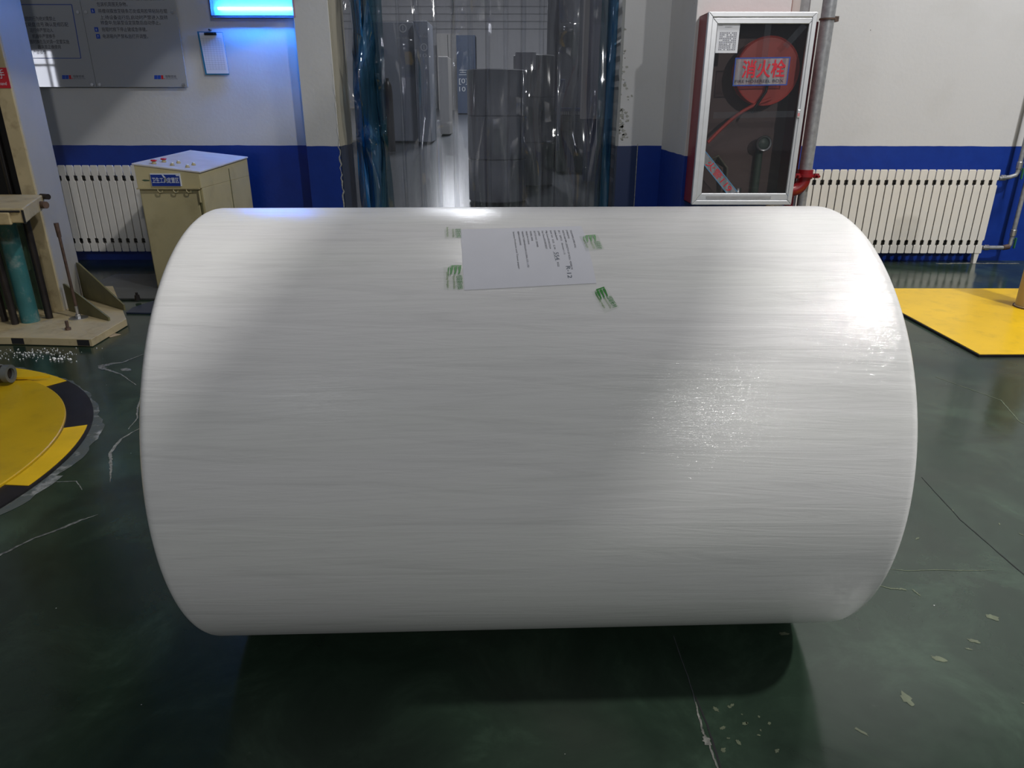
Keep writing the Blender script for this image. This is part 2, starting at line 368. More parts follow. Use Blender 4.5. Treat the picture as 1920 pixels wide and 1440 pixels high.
# ------------------------------------------------------------------ mesh tools
class MB:
    """collects shapes in one bmesh; build() links them as one object"""
    def __init__(self): self.bm = bmesh.new()
    def _face(self, vs):
        try: self.bm.faces.new(vs)
        except ValueError: pass
    def hexa(self, p):                       # 8 corners: bottom loop then top loop
        v = [self.bm.verts.new(q) for q in p]
        for f in ((3, 2, 1, 0), (4, 5, 6, 7), (0, 1, 5, 4), (1, 2, 6, 5), (2, 3, 7, 6), (3, 0, 4, 7)):
            self._face([v[i] for i in f])
        return self
    def box(self, a, b):
        (x0, y0, z0), (x1, y1, z1) = a, b
        return self.hexa([(x0, y0, z0), (x1, y0, z0), (x1, y1, z0), (x0, y1, z0), (x0, y0, z1), (x1, y0, z1), (x1, y1, z1), (x0, y1, z1)])
    def prism(self, pts, vec):
        """polygon (3D points) swept by vec"""
        vec = Vector(vec)
        a = [self.bm.verts.new(p) for p in pts]; b = [self.bm.verts.new(Vector(p) + vec) for p in pts]
        n = len(pts)
        self._face(a[::-1]); self._face(b)
        for i in range(n): self._face([a[i], a[(i + 1) % n], b[(i + 1) % n], b[i]])
        return self
    def tube(self, p, q, r, r2=None, seg=20, caps=True):
        p, q = Vector(p), Vector(q); r2 = r if r2 is None else r2
        d = (q - p).normalized(); s = d.orthogonal().normalized(); t = d.cross(s)
        A = [self.bm.verts.new(p + (s * math.cos(2 * PI * i / seg) + t * math.sin(2 * PI * i / seg)) * r) for i in range(seg)]
        B = [self.bm.verts.new(q + (s * math.cos(2 * PI * i / seg) + t * math.sin(2 * PI * i / seg)) * r2) for i in range(seg)]
        for i in range(seg): self._face([A[i], A[(i + 1) % seg], B[(i + 1) % seg], B[i]])
        if caps: self._face(A[::-1]); self._face(B)
        return self
    def path(self, pts, r, seg=12):
        pts = [Vector(p) for p in pts]
        rings = []
        up = None
        for i, p in enumerate(pts):
            d = (pts[min(i + 1, len(pts) - 1)] - pts[max(i - 1, 0)]).normalized()
            s = d.orthogonal().normalized() if up is None else (up - d * up.dot(d)).normalized()
            up = s; t = d.cross(s)
            rings.append([self.bm.verts.new(p + (s * math.cos(2 * PI * k / seg) + t * math.sin(2 * PI * k / seg)) * r) for k in range(seg)])
        for a, b in zip(rings, rings[1:]):
            for k in range(seg): self._face([a[k], a[(k + 1) % seg], b[(k + 1) % seg], b[k]])
        self._face(rings[0][::-1]); self._face(rings[-1])
        return self
    def lathe(self, prof, origin=(0, 0, 0), axis=(0, 0, 1), seg=48, closed=False):
        """prof: (radius, height) pairs about the axis"""
        o = Vector(origin); d = Vector(axis).normalized(); s = d.orthogonal().normalized(); t = d.cross(s)
        rings = []
        for r, h in prof:
            if r < 1e-6: rings.append([self.bm.verts.new(o + d * h)])
            else: rings.append([self.bm.verts.new(o + d * h + (s * math.cos(2 * PI * i / seg) + t * math.sin(2 * PI * i / seg)) * r) for i in range(seg)])
        pairs = list(zip(rings, rings[1:])) + ([(rings[-1], rings[0])] if closed else [])
        for a, b in pairs:
            for i in range(seg):
                j = (i + 1) % seg
                if len(a) == 1 and len(b) == 1: continue
                if len(a) == 1: self._face([a[0], b[j], b[i]])
                elif len(b) == 1: self._face([a[i], a[j], b[0]])
                else: self._face([a[i], a[j], b[j], b[i]])
        return self
    def ball(self, c, r, sub=1):
        mm = Matrix.Translation(c) @ Matrix.Diagonal((r, r, r, 1)) if not hasattr(r, '__len__') else Matrix.Translation(c) @ Matrix.Diagonal((*r, 1))
        bmesh.ops.create_icosphere(self.bm, subdivisions=sub, radius=1, matrix=mm)
        return self
    def quad(self, a, b, c, d):
        self._face([self.bm.verts.new(p) for p in (a, b, c, d)]); return self
    def poly(self, pts):
        self._face([self.bm.verts.new(p) for p in pts]); return self
    def build(self, name, m, parent=None, origin=None, bevel=0.0, smooth=False, label=None, kind=None, solid=0.0, bseg=2):
        if origin is not None:
            bmesh.ops.translate(self.bm, verts=self.bm.verts, vec=-Vector(origin))
        bmesh.ops.recalc_face_normals(self.bm, faces=self.bm.faces)
        me = bpy.data.meshes.new(name); self.bm.to_mesh(me); self.bm.free()
        me.materials.append(M[m] if isinstance(m, str) else m)
        o = bpy.data.objects.new(name, me); COL.objects.link(o)
        if parent is not None: o.parent = parent
        elif origin is not None: o.location = origin
        if smooth:
            for p in me.polygons: p.use_smooth = True
            if smooth != 'all':
                try: me.set_sharp_from_angle(angle=math.radians(35))
                except Exception: pass
        if bevel > 0:
            b = o.modifiers.new('bevel', 'BEVEL'); b.width = bevel; b.segments = bseg; b.limit_method = 'ANGLE'; b.angle_limit = math.radians(40)
        if solid > 0:
            s = o.modifiers.new('solid', 'SOLIDIFY'); s.thickness = solid; s.offset = 1
        if label: o['label'] = label
        if kind: o['kind'] = kind
        return o

def thing(name, loc, label, cat, group=None):
    o = bpy.data.objects.new(name, None); COL.objects.link(o)
    o.empty_display_size = 0.1; o.location = loc
    o['label'] = label; o['category'] = cat
    if group: o['group'] = group
    return o

def tag(o, label, cat, group=None):
    o['label'] = label; o['category'] = cat
    if group: o['group'] = group
    return o

_text_cache = {}
def text_mesh(s, bold=0.0):
    key = (s, bold)
    if key not in _text_cache:
        c = bpy.data.curves.new('lettering', 'FONT'); c.body = s; c.size = 1.0; c.offset = bold; c.resolution_u = 3
        o = bpy.data.objects.new('lettering', c); COL.objects.link(o)
        bpy.context.view_layer.update()
        dg = bpy.context.evaluated_depsgraph_get()
        me = bpy.data.meshes.new_from_object(o.evaluated_get(dg))
        V = [tuple(v.co) for v in me.vertices]; F = [tuple(p.vertices) for p in me.polygons]
        bpy.data.objects.remove(o); bpy.data.curves.remove(c); bpy.data.meshes.remove(me)
        _text_cache[key] = (V, F)
    return _text_cache[key]

class Ink:
    """flat lettering and line work laid on a surface; fn maps page (x, y) to 3D"""
    def __init__(self, fn): self.V = []; self.F = []; self.fn = fn
    def write(self, s, x, y, h, w=None, rot=0.0, bold=0.0, center=False):
        """s written from page point (x, y), cap height about h, stretched to width w if given"""
        V, F = text_mesh(s, bold)
        if not V: return self
        x0 = min(v[0] for v in V); x1 = max(v[0] for v in V)
        k = h / 0.72; kx = (w / (x1 - x0)) if w else k
        off = -(x1 - x0) * kx / 2 if center else 0
        c, sn = math.cos(rot), math.sin(rot); b = len(self.V)
        for v in V:
            a, d = (v[0] - x0) * kx + off, v[1] * k
            self.V.append(self.fn(x + a * c - d * sn, y + a * sn + d * c))
        self.F += [tuple(b + i for i in f) for f in F]
        return self
    def rect(self, x0, y0, x1, y1, nx=1, ny=1):
        for i in range(nx):
            for j in range(ny):
                xa, xb = x0 + (x1 - x0) * i / nx, x0 + (x1 - x0) * (i + 1) / nx
                ya, yb = y0 + (y1 - y0) * j / ny, y0 + (y1 - y0) * (j + 1) / ny
                b = len(self.V); self.V += [self.fn(xa, ya), self.fn(xb, ya), self.fn(xb, yb), self.fn(xa, yb)]
                self.F.append((b, b + 1, b + 2, b + 3))
        return self
    def poly(self, pts):
        b = len(self.V); self.V += [self.fn(*p) for p in pts]; self.F.append(tuple(range(b, b + len(pts)))); return self
    def line(self, pts, w):
        for (xa, ya), (xb, yb) in zip(pts, pts[1:]):
            d = math.hypot(xb - xa, yb - ya) or 1; nx, ny = -(yb - ya) / d * w / 2, (xb - xa) / d * w / 2
            self.poly([(xa + nx, ya + ny), (xb + nx, yb + ny), (xb - nx, yb - ny), (xa - nx, ya - ny)])
        return self
    def build(self, name, m, parent=None, origin=(0, 0, 0), label=None):
        o3 = Vector(origin)
        me = bpy.data.meshes.new(name); me.from_pydata([tuple(Vector(v) - o3) for v in self.V], [], self.F)
        me.materials.append(M[m] if isinstance(m, str) else m)
        o = bpy.data.objects.new(name, me); COL.objects.link(o)
        if parent is not None: o.parent = parent
        else: o.location = origin
        if label: o['label'] = label
        return o

def plane_fn(o, a, b, lift=0.0):
    o, a, b = Vector(o), Vector(a).normalized(), Vector(b).normalized(); n = a.cross(b)
    return lambda x, y: o + a * x + b * y + n * lift

# ================================================================== THE SETTING
D = 6.9          # main wall
# floor of the near hall
floor = MB().quad((-14, -14, 0), (14, -14, 0), (14, 7.4, 0), (-14, 7.4, 0)).build('floor', 'floor', kind='structure')
# floor beyond the doorway: a gentle ramp
SL = 0.055
def fz(y): return SL * (y - 7.4)
far_floor = MB().quad((-9, 7.4, 0), (9, 7.4, 0), (9, 32, fz(32)), (-9, 32, fz(32))).build('floor', 'far_floor', kind='structure')

def ribbon(pts, widths, z, m, name='floor_crack'):
    """irregular thin sheet of bare screed along a polyline, lying in the epoxy"""
    mb = MB(); L, R = [], []
    P = []
    for (a, b), (wa, wb) in zip(zip(pts, pts[1:]), zip(widths, widths[1:])):
        for i in range(14):
            t = i / 14; P.append((a[0] + (b[0] - a[0]) * t, a[1] + (b[1] - a[1]) * t, wa + (wb - wa) * t))
    P.append((*pts[-1], widths[-1]))
    jx = 0
    for i, (x, y, w) in enumerate(P):
        a = P[min(i + 1, len(P) - 1)]; b = P[max(i - 1, 0)]
        d = math.hypot(a[0] - b[0], a[1] - b[1]) or 1; nx, ny = -(a[1] - b[1]) / d, (a[0] - b[0]) / d
        jx = jx * 0.85 + random.uniform(-.5, .5) * w * 0.4
        w1, w2 = w * random.uniform(.3, .62), w * random.uniform(.3, .62)
        L.append(mb.bm.verts.new((x + nx * (w1 + jx), y + ny * (w1 + jx), z))); R.append(mb.bm.verts.new((x - nx * (w2 - jx), y - ny * (w2 - jx), z)))
    for i in range(len(L) - 1): mb._face([L[i], L[i + 1], R[i + 1], R[i]])
    return mb.build(name, m, parent=floor, kind='structure')

def chip(x, y, r, m='concrete', sx=1.0, sy=1.0, rot=0.0, z=0.0008):
    mb = MB(); n = 16; pts = []
    for i in range(n):
        a = 2 * PI * i / n; rr = r * random.uniform(.6, 1.15)
        u, v = math.cos(a) * rr * sx, math.sin(a) * rr * sy
        pts.append((x + u * math.cos(rot) - v * math.sin(rot), y + u * math.sin(rot) + v * math.cos(rot), z))
    mb.poly(pts)
    return mb.build('paint_chip', m, parent=floor, kind='structure')

ribbon([(0.459, 1.62), (0.464, 1.464), (0.463, 1.38)], [.0022, .003, .0025], .001, 'far_floor')
ribbon([(0.463, 1.38), (0.460, 1.30), (0.463, 1.26), (0.467, 1.17), (0.475, 1.0)], [.003, .0065, .005, .0045, .004], .001, 'concrete')
ribbon([(0.468, 1.40), (0.476, 1.26), (0.478, 1.05)], [.004, .005, .004], .0006, 'dark')
chip(0.462, 1.262, .011, sy=1.4, z=.0012)
ribbon([(1.66, 2.55), (1.63, 2.23), (1.642, 1.956), (1.66, 1.7)], [.003, .0035, .004, .003], .001, 'dark')
ribbon([(1.22, 1.935), (1.28, 1.925), (1.37, 1.93), (1.485, 1.927), (1.56, 1.93)], [.001, .003, .0025, .003, .001], .001, 'pale_chip')
ribbon([(1.13, 1.86), (1.18, 1.835), (1.225, 1.83)], [.002, .005, .009], .001, 'pale_chip')
ribbon([(1.245, 1.83), (1.255, 1.80)], [.006, .004], .001, 'pale_chip')
chip(1.052, 1.79, .017, 'pale_chip', .6, 1.6, -.2); chip(1.415, 1.70, .017, 'pale_chip')
chip(1.162, 1.53, .014, 'pale_chip', 1.6, .8, -.5); chip(1.002, 1.392, .016, 'pale_chip', .8, 1.5)
chip(1.30, 1.60, .010, 'pale_chip', 2.0, .7, -.4); chip(1.30, 1.37, .010, 'pale_chip', 2.2, .7, -.6)
chip(0.84, 1.29, .008, 'pale_chip', 2.4, .6, -.8); chip(0.775, 1.63, .012, 'pale_chip', 1.2, .7)
for i in range(16):
    chip(0.53 + random.uniform(-.04, .10), 1.31 + random.uniform(-.09, .07), random.uniform(.002, .007), 'pale_chip', 1.3, .8, random.uniform(0, 3))
for i in range(10):
    chip(random.uniform(1.0, 2.0), random.uniform(1.3, 2.5), random.uniform(.002, .006), 'pale_chip', 2, .7, random.uniform(0, 3))
ribbon([(-1.73, 3.02), (-1.76, 2.90), (-1.73, 2.75), (-1.66, 2.62), (-1.60, 2.50)], [.004, .012, .014, .010, .003], .001, 'concrete')
ribbon([(-1.93, 3.45), (-1.86, 3.25), (-1.80, 3.12), (-1.78, 3.0)], [.014, .008, .006, .004], .001, 'concrete')
ribbon([(-2.21, 4.10), (-2.28, 3.93), (-2.36, 3.86), (-2.30, 3.80), (-2.18, 3.72), (-2.02, 3.56)], [.006, .016, .045, .020, .008, .006], .001, 'concrete')
ribbon([(-2.16, 4.40), (-2.24, 4.20), (-2.21, 4.10)], [.004, .012, .008], .001, 'pale_chip')
ribbon([(-1.52, 2.26), (-1.58, 2.20), (-1.66, 2.10), (-1.72, 1.99), (-1.78, 1.9)], [.003, .014, .008, .012, .010], .001, 'concrete')
ribbon([(-1.85, 2.50), (-1.74, 2.51), (-1.68, 2.44)], [.003, .005, .003], .001, 'concrete')
chip(-1.925, 2.42, .025, 'foam', 2.0, .8, .9); chip(-2.19, 3.80, .03, 'concrete', 1.4, .8, -.5)
ribbon([(2.35, 3.7), (2.50, 3.36), (2.42, 3.1), (2.45, 2.9)], [.003, .005, .006, .003], .001, 'pale_chip')
ribbon([(4.05, 6.75), (4.4, 6.78), (4.85, 6.76)], [.03, .05, .03], .001, 'concrete')

# main wall: left of the doorway, right of it, lintel above it
OX0, OX1, LINTEL = -1.56, 0.955, 2.9
wall = MB()
wall.box((-14, D, 0), (OX0 - .3, D + .42, 7)).box((OX0 - .3, D, 0), (OX0, D + .42, 7)).box((OX1, D, 0), (14, D + .42, 7)).box((OX0, D, LINTEL), (OX1, D + .42, 7))
wall.build('wall_back', 'wall', kind='structure')
# shallow pilaster left of the doorway
MB().box((-1.866, 6.79, 0), (-1.565, D, 7)).build('trim_1', 'pilaster', kind='structure', bevel=.004)
# jamb linings inside the doorway
MB().box((OX0 - .005, 6.795, 0), (OX0 + .006, D + .42, LINTEL)).build('trim_2', 'jamb', kind='structure')
mb = MB()
prev = OX1 - .005
zz = 0.0
L = []
while zz < LINTEL:
    L.append((OX1 - .006 + random.uniform(-.004, .006), zz)); zz += random.uniform(.02, .06)
L.append((OX1 - .004, LINTEL))
for (xa, za), (xb, zb) in zip(L, L[1:]):
    mb.hexa([(xa, D - .002, za), (OX1 + .02, D - .002, za), (OX1 + .02, D + .42, za), (xa, D + .42, za),
             (xb, D - .002, zb), (OX1 + .02, D - .002, zb), (OX1 + .02, D + .42, zb), (xb, D + .42, zb)])
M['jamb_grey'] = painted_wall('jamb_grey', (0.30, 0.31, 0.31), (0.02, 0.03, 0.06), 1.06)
mb.build('trim_3', 'jamb_grey', kind='structure')
# broken plaster along the doorway's right edge and old marks
M['plaster'] = mat('broken_plaster', (0.42, 0.42, 0.38), 0.8, noise=0.4, nscale=60, bump=0.6, bscale=90)
for i in range(46):
    z = 1.07 + abs(random.gauss(0, .42)); x = OX1 + .01 + abs(random.gauss(0, .05)); r = random.uniform(.006, .022)
    if z > 2.2: continue
    mb = MB(); n = 9; pts = []
    for k in range(n):
        a = 2 * PI * k / n; rr = r * random.uniform(.5, 1.2); pts.append((x + math.cos(a) * rr * 1.2, D - .0015, z + math.sin(a) * rr * .8))
    mb.poly(pts); o = mb.build('plaster_chip', 'plaster', kind='structure')
# crack in the pilaster's right corner
mb = MB(); P = []
z = 0.3
while z < 1.75:
    P.append((z, random.uniform(-.006, .010), random.uniform(.003, .016) if z < 1.12 else random.uniform(.0005, .004))); z += .03
for (za, xa, wa), (zb, xb, wb) in zip(P, P[1:]):
    mb.quad((-1.575 + xa, 6.788, za), (-1.575 + xa + wa, 6.788, za), (-1.575 + xb + wb, 6.788, zb), (-1.575 + xb, 6.788, zb))
mb.build('plaster_crack', 'plaster', kind='structure')
# repainted strip of wall right of the doorway, inside a thin plastic corner guard
M['guard'] = mat('guard_blue', (0.018, 0.035, 0.11), 0.35)
g = MB().box((.966, D - .005, 0.0), (1.150, D - .0005, 1.055)).build('trim_4', 'guard', kind='structure')
MB().box((1.150, D - .007, 0.0), (1.156, D - .0005, 1.075)).build('guard_edge', 'plaster', parent=g, kind='structure')
# big column carrying the fire cabinet
CX0, CX1, CY0 = 1.372, 2.075, 5.95
MB().box((CX0, CY0, 0), (CX1, D, 7)).build('trim_5', 'column', kind='structure', bevel=.006)
M['trim_brown'] = mat('brown_trim', (0.30, 0.19, 0.17), 0.5)
M['trim_cream'] = mat('cream_trim', (0.55, 0.50, 0.48), 0.5)
MB().box((2.076, CY0 + .01, 0), (2.085, D, 7)).build('trim_6', 'trim_brown', kind='structure')
MB().box((2.085, CY0 + .03, 0), (2.150, D, 7)).build('trim_7', 'trim_cream', kind='structure')
MB().box((2.150, CY0 + .06, 0), (2.235, D, 7)).build('trim_8', 'greypaint', kind='structure')
# unseen slab added above the frame, shaped to shade the middle of the roll
MB().box((1.41, -3.5, 3.48), (2.09, 3.2, 3.52)).build('shade_slab', 'galv', kind='structure', bevel=.005)
# unseen plate added overhead, outlined to shade the upper left of the wall
mb = MB().prism([(-3.9, 3.0, 3.48), (-.72, 3.0, 3.48), (-.88, 5.08, 3.48), (-.45, 5.09, 3.48), (-.36, 5.2, 3.48), (-.36, 6.2, 3.48), (-3.9, 6.2, 3.48)], (0, 0, .06))
mb.build('shade_plate', 'machine_white', kind='structure')
# window in the rear wall, mirrored in the left notice board
MB().box((-24, -13.3, 0), (-16.75, -13.0, 6)).box((-15.70, -13.3, 0), (-9, -13.0, 6)).box((-16.75, -13.3, 0), (-15.70, -13.0, 1.60)).box((-16.75, -13.3, 3.2), (-15.70, -13.0, 6)).build('wall_rear', 'wall', kind='structure')
M['daylight'] = mat('daylight_pane', (.8, .8, .8), .5, emit=(0.85, 0.88, 1.0), estr=14)
wn = MB().box((-16.75, -13.2, 1.60), (-15.70, -13.18, 3.2)).build('window_1', 'daylight', kind='structure')
mb = MB()
for x in (-16.75, -16.02, -15.77): mb.box((x, -13.12, 1.60), (x + .07, -13.05, 3.2))
for z in (1.60, 2.65, 3.13): mb.box((-16.75, -13.12, z), (-15.70, -13.05, z + .07))
mb.build('pane_frame', 'greypaint', parent=wn, kind='structure')
# far hall shell
mb = MB()
mb.quad((-9, 31, 0.6), (9, 31, 0.6), (9, 31, 8), (-9, 31, 8))
fw = mb.build('wall_far', 'far_grey', kind='structure')
mb = MB()
for k in range(14):
    mb.box((-9, 30.95, 4.2 + k * .26), (9, 31, 4.23 + k * .26))
mb.build('siding_rib', 'siding_dark', parent=fw, kind='structure')
MB().quad((-7, 7.32, 0), (-7, 32, 0), (-7, 32, 8), (-7, 7.32, 8)).build('wall_left', 'far_grey', kind='structure')
MB().quad((7, 7.32, 0), (7, 32, 0), (7, 32, 8), (7, 7.32, 8)).build('wall_right', 'far_grey', kind='structure')
MB().quad((-9, 7.32, 8), (9, 7.32, 8), (9, 32, 8), (-9, 32, 8)).build('ceiling', 'far_grey', kind='structure')
M['far_glow'] = mat('far_glow_pane', (.8, .8, .8), .5, emit=(0.92, 0.94, 1.0), estr=11)  # glowing panel added above the view to streak the far floor
glow = MB().box((-3.75, 30.90, 5.5), (-2.05, 30.94, 7.8)).build('glow_panel', 'far_glow', kind='structure')
mb = MB()
for x in (-3.78, -2.94, -2.08): mb.box((x, 30.84, 5.47), (x + .06, 30.90, 7.83))
for z in (5.44, 6.65, 7.78): mb.box((-3.78, 30.84, z), (-2.02, 30.90, z + .06))
mb.build('pane_frame', 'greypaint', parent=glow, kind='structure')
# wall stub inside the far hall, right
MB().box((1.16, 12.0, fz(12)), (6.9, 12.25, 5)).build('trim_10', 'far_wall_paint', kind='structure')
MB().box((1.09, 11.98, 1.208), (1.16, 12.25, 5)).build('trim_11', 'trim_cream', kind='structure')

# ================================================================== THE JUMBO ROLL
RR, RL, RX, RY, RYAW = 0.577, 0.806, 0.03, 1.861, 0.0343
roll = thing('jumbo_paper_roll', (RX, RY, 0), 'huge white tissue paper roll wrapped in shiny clear stretch film, lying on the green floor', 'paper roll')
roll.rotation_euler = (0, 0, RYAW)
mb = MB()
prof = [(0.05, -RL)]
for k in range(0, 7):
    a = PI / 2 * k / 6; prof.append((RR - .022 + .022 * math.sin(a), -RL + .022 - .022 * math.cos(a)))
for k in range(1, 60): prof.append((RR, -RL + .022 + (2 * RL - .044) * k / 60))
for k in range(0, 7):
    a = PI / 2 * k / 6; prof.append((RR - .022 + .022 * math.cos(a), RL - .022 + .022 * math.sin(a)))
prof.append((0.05, RL))
mb.lathe(prof, (0, 0, RR), (1, 0, 0), seg=220)
mb.build('wrapped_body', 'wrap', roll, smooth=True)
MB().lathe([(.04, -RL - .004), (.055, -RL - .004), (.055, RL + .004), (.04, RL + .004)], (0, 0, RR), (1, 0, 0), seg=40, closed=True).build('core_tube', 'wood', roll, smooth=True, label='brown board core tube')

def on_roll(s0, th0, rot, lift):
    """page frame laid on the roll: page +x runs down the front of the roll, page +y along the axis to the right"""
    cy, sy = math.cos(RYAW), math.sin(RYAW); c, sn = math.cos(rot), math.sin(rot)
    def fn(px, py):
        a = px * c - py * sn; b = px * sn + py * c            # a down the arc, b along the axis
        s = s0 + b; th = th0 - a / RR; r = RR + lift
        ly, lz = -math.cos(th) * r, RR + math.sin(th) * r
        return Vector((RX + s * cy - ly * sy, RY + s * sy + ly * cy, lz))
    return fn
TH = math.radians
ROT = 0.058
# the paper sheet (page origin = its top corner next to the tape on the left: s=-0.158, theta 73 deg)
P0, T0 = -0.1575, TH(73.0)
SW, SH = 0.214, 0.287
sheet_o = on_roll(P0, T0, ROT, .0009)(0, 0)
ink = Ink(on_roll(P0, T0, ROT, .0009)); ink.rect(0, 0, SW, SH, 24, 4)
sheet = ink.build('roll_label_sheet', 'paper', origin=sheet_o)
tag(sheet, 'white A4 specification sheet with printed lines, taped on top of the huge wrapped roll', 'label')
sm = sheet.modifiers.new('solid', 'SOLIDIFY'); sm.thickness = .0004; sm.offset = -1
ik = Ink(on_roll(P0, T0, ROT, .0012))
lines = [('TISSUE PAPER JUMBO ROLL', .079, .256, 0), ('(VIRGIN)', .040, .2465, 0), ('WIDTH:1640 MM, LENGTH OF ROLL: 42000 M', .150, .2375, 0),
         ('2PLY   GSM:13    diameter:1.15', .100, .228, 0), ('CORE:76 MM', .044, .2185, 0), ('N.W: 543   KGS   G.W:', .082, .2085, 0),
         ('Mfg Date:03/30/2024', .078, .1985, 0), ('Exp Date:03/29/2027', .078, .1895, 0), ('JUMBO', .024, .1800, 0),
         ('BATCH NO: 202405', .070, .1705, 0), ('MODEL:24030', .044, .1610, 0), ('MADE IN CHINA', .058, .1515, 0),
         ('MANUFACTURER:HENGLIAN GLOBAL CO., LTD', .138, .1420, 0), ('BEIJING SHANDONG', .060, .1325, 0), ('Sanitary Products and Tissue paper', .142, .1215, 0)]
for s, w, y, _ in lines: ik.write(s, .020, y, .0042, w)
ik.write('KGS', .146, .2090, .0042, .014)
ik.build('printed_lines', 'ink', sheet, sheet_o)
ik = Ink(on_roll(P0, T0, ROT, .00135)); ik.write('554', .112, .2070, .010, .026); ik.write('R-12', .160, .2270, .010, .036)
ik.line([(.02, .2195), (.055, .2200)], .0008); ik.line([(.108, .205), (.142, .207)], .0006)
ik.build('handwriting', 'pen', sheet, sheet_o, label='handwritten figures')

def tape(s0, th0, rot, width, length, label, leaf_at, text_at, cut=False):
    """clear packing tape with green print, laid on the roll"""
    fn = on_roll(s0, th0, rot, .0013); o0 = fn(0, 0)
    r = Ink(fn); r.rect(0, 0, length, width, 12, 3)
    t = r.build('printed_packing_tape', M['tape_film'], origin=o0)
    tag(t, label, 'packing tape', 'green printed tape pieces holding the sheet')
    f2 = on_roll(s0, th0, rot, .0016)
    if leaf_at is not None:
        k = Ink(f2); x, y = leaf_at
        h = width * .62
        # leaf mark: three pointed slanting bars
        for j in range(3):
            yy = y + h * (.02 + j * .34)
            k.poly([(x, yy + h * .24), (x + .006, yy + h * .27), (x + .022, yy + h * .12), (x + .027, yy - h * .06), (x + .017, yy + h * .02), (x + .004, yy)])
        k.poly([(x - .002, y + h), (x + .001, y + h), (x + .001, y), (x - .003, y + h * .2)])
        k.poly([(x - .001, y - h * .02), (x + .006, y - h * .16), (x + .018, y - h * .18), (x + .031, y - h * .12), (x + .016, y - h * .10), (x + .006, y - h * .05)])
        k.build('leaf_mark', 'tape_green', t, o0, label='green leaf mark')
    if text_at is not None:
        k = Ink(f2); x, y, s, w = text_at
        k.write(s, x, y, width * .26, w)
        k.build('green_lettering', 'tape_green', t, o0)
        k = Ink(f2)
        k.write('HENGLIAN NEW MATERIAL', x, y - width * .20, width * .12, w * .95)
        k.write('Shandong Henglian', x - .012, y - width * .52, width * .13, w * 1.15)
        k.build('pale_green_lettering', 'tape_lightgreen', t, o0)
    return t

M['tape_film'] = film_strip('clear_tape', (0.985, 0.995, 0.98), 0.03, 0.05, (.8, .85, .8), 0.12)
tape(-.195, TH(73.4), ROT, .040, .048, 'short tape end with cut green characters over the upper left corner of the white sheet', None, (.003, .026, '联新材料', .042))
tape(-.192, TH(58.7), ROT, .042, .070, 'tape with green leaf mark over the lower left corner of the white sheet', (.002, .014), (.030, .028, '恒联新材料', .040))
tape(.118, TH(69.5), ROT + .10, .044, .062, 'tape with green leaf mark beyond the right edge of the white sheet', (.002, .012), (.028, .028, '恒联新材', .030))
tape(.128, TH(51.0), ROT + .36, .036, .060, 'slanting tape piece with green leaf mark, apart from the sheet below its right corner', (.001, .010), (.026, .024, '恒联新材', .030))

# ================================================================== RADIATORS
PITCH_R = 0.0735
def section_mesh(ztop, zbot):
    """one cast radiator section: flat front plate with a waist notch near each header, ribbed depth"""
    mb = MB(); h = .0325; n1, n2 = ztop - .115, zbot + .10
    half = [(-h * .55, ztop), (h * .80, ztop), (h * .95, ztop - .004), (h, ztop - .012), (h, n1 + .026), (h - .013, n1 + .020), (h - .013, n1 - .020), (h, n1 - .026),
            (h, n2 + .026), (h - .013, n2 + .020), (h - .013, n2 - .020), (h, n2 - .026), (h, zbot + .006), (h - .005, zbot)]
    left = [(-x, z) for x, z in half[::-1]]
    left = [p for p in left if p[0] < 0]
    pts = half[1:] + left[:-1] + [(-h * .8, ztop)]
    mb.prism([(x, 0, z) for x, z in pts], (0, .012, 0))
    mb.box((-.006, .012, zbot + .02), (.006, .085, ztop - .02))
    mb.tube((-PITCH_R / 2, .045, n1), (PITCH_R / 2, .045, n1), .018, seg=10)
    mb.tube((-PITCH_R / 2, .045, n2), (PITCH_R / 2, .045, n2), .018, seg=10)
    mb.box((-h * .8, .075, zbot + .03), (h * .8, .085, ztop - .03))
    return mb

def radiator(x0, n, ztop, zbot, y, label, legs):
    r = thing('radiator', (x0, y, 0), label, 'radiator', None)
    first = section_mesh(ztop, zbot).build('radiator_section', 'radiator', r, bevel=.003)
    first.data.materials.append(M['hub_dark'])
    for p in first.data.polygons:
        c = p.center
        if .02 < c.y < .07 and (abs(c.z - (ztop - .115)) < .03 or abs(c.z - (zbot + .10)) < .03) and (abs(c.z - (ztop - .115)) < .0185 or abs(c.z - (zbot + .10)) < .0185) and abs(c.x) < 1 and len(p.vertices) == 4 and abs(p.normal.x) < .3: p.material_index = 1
    for k in range(1, n):
        c = first.copy(); COL.objects.link(c); c.parent = r; c.location = (k * PITCH_R, 0, 0)
    for k in legs:
        mb = MB(); x = k * PITCH_R
        mb.hexa([(x - .012, .004, 0), (x + .016, .004, 0), (x + .016, .05, 0), (x - .012, .05, 0),
                 (x - .024, .004, zbot + .03), (x + .030, .004, zbot + .03), (x + .030, .05, zbot + .03), (x - .024, .05, zbot + .03)])
        mb.build('leg', 'radiator', r, bevel=.003)
    return r
nR = 25
radiator(4.420 - (nR - 1) * PITCH_R, nR, .862, .098, 6.75, 'long white sectional radiator under the blue paint band, right of the red pipe elbow', (0, 23.9))
radiator(-4.62, 19, .893, .108, 6.75, 'white sectional radiator half hidden behind the beige control desk', (0, 18))

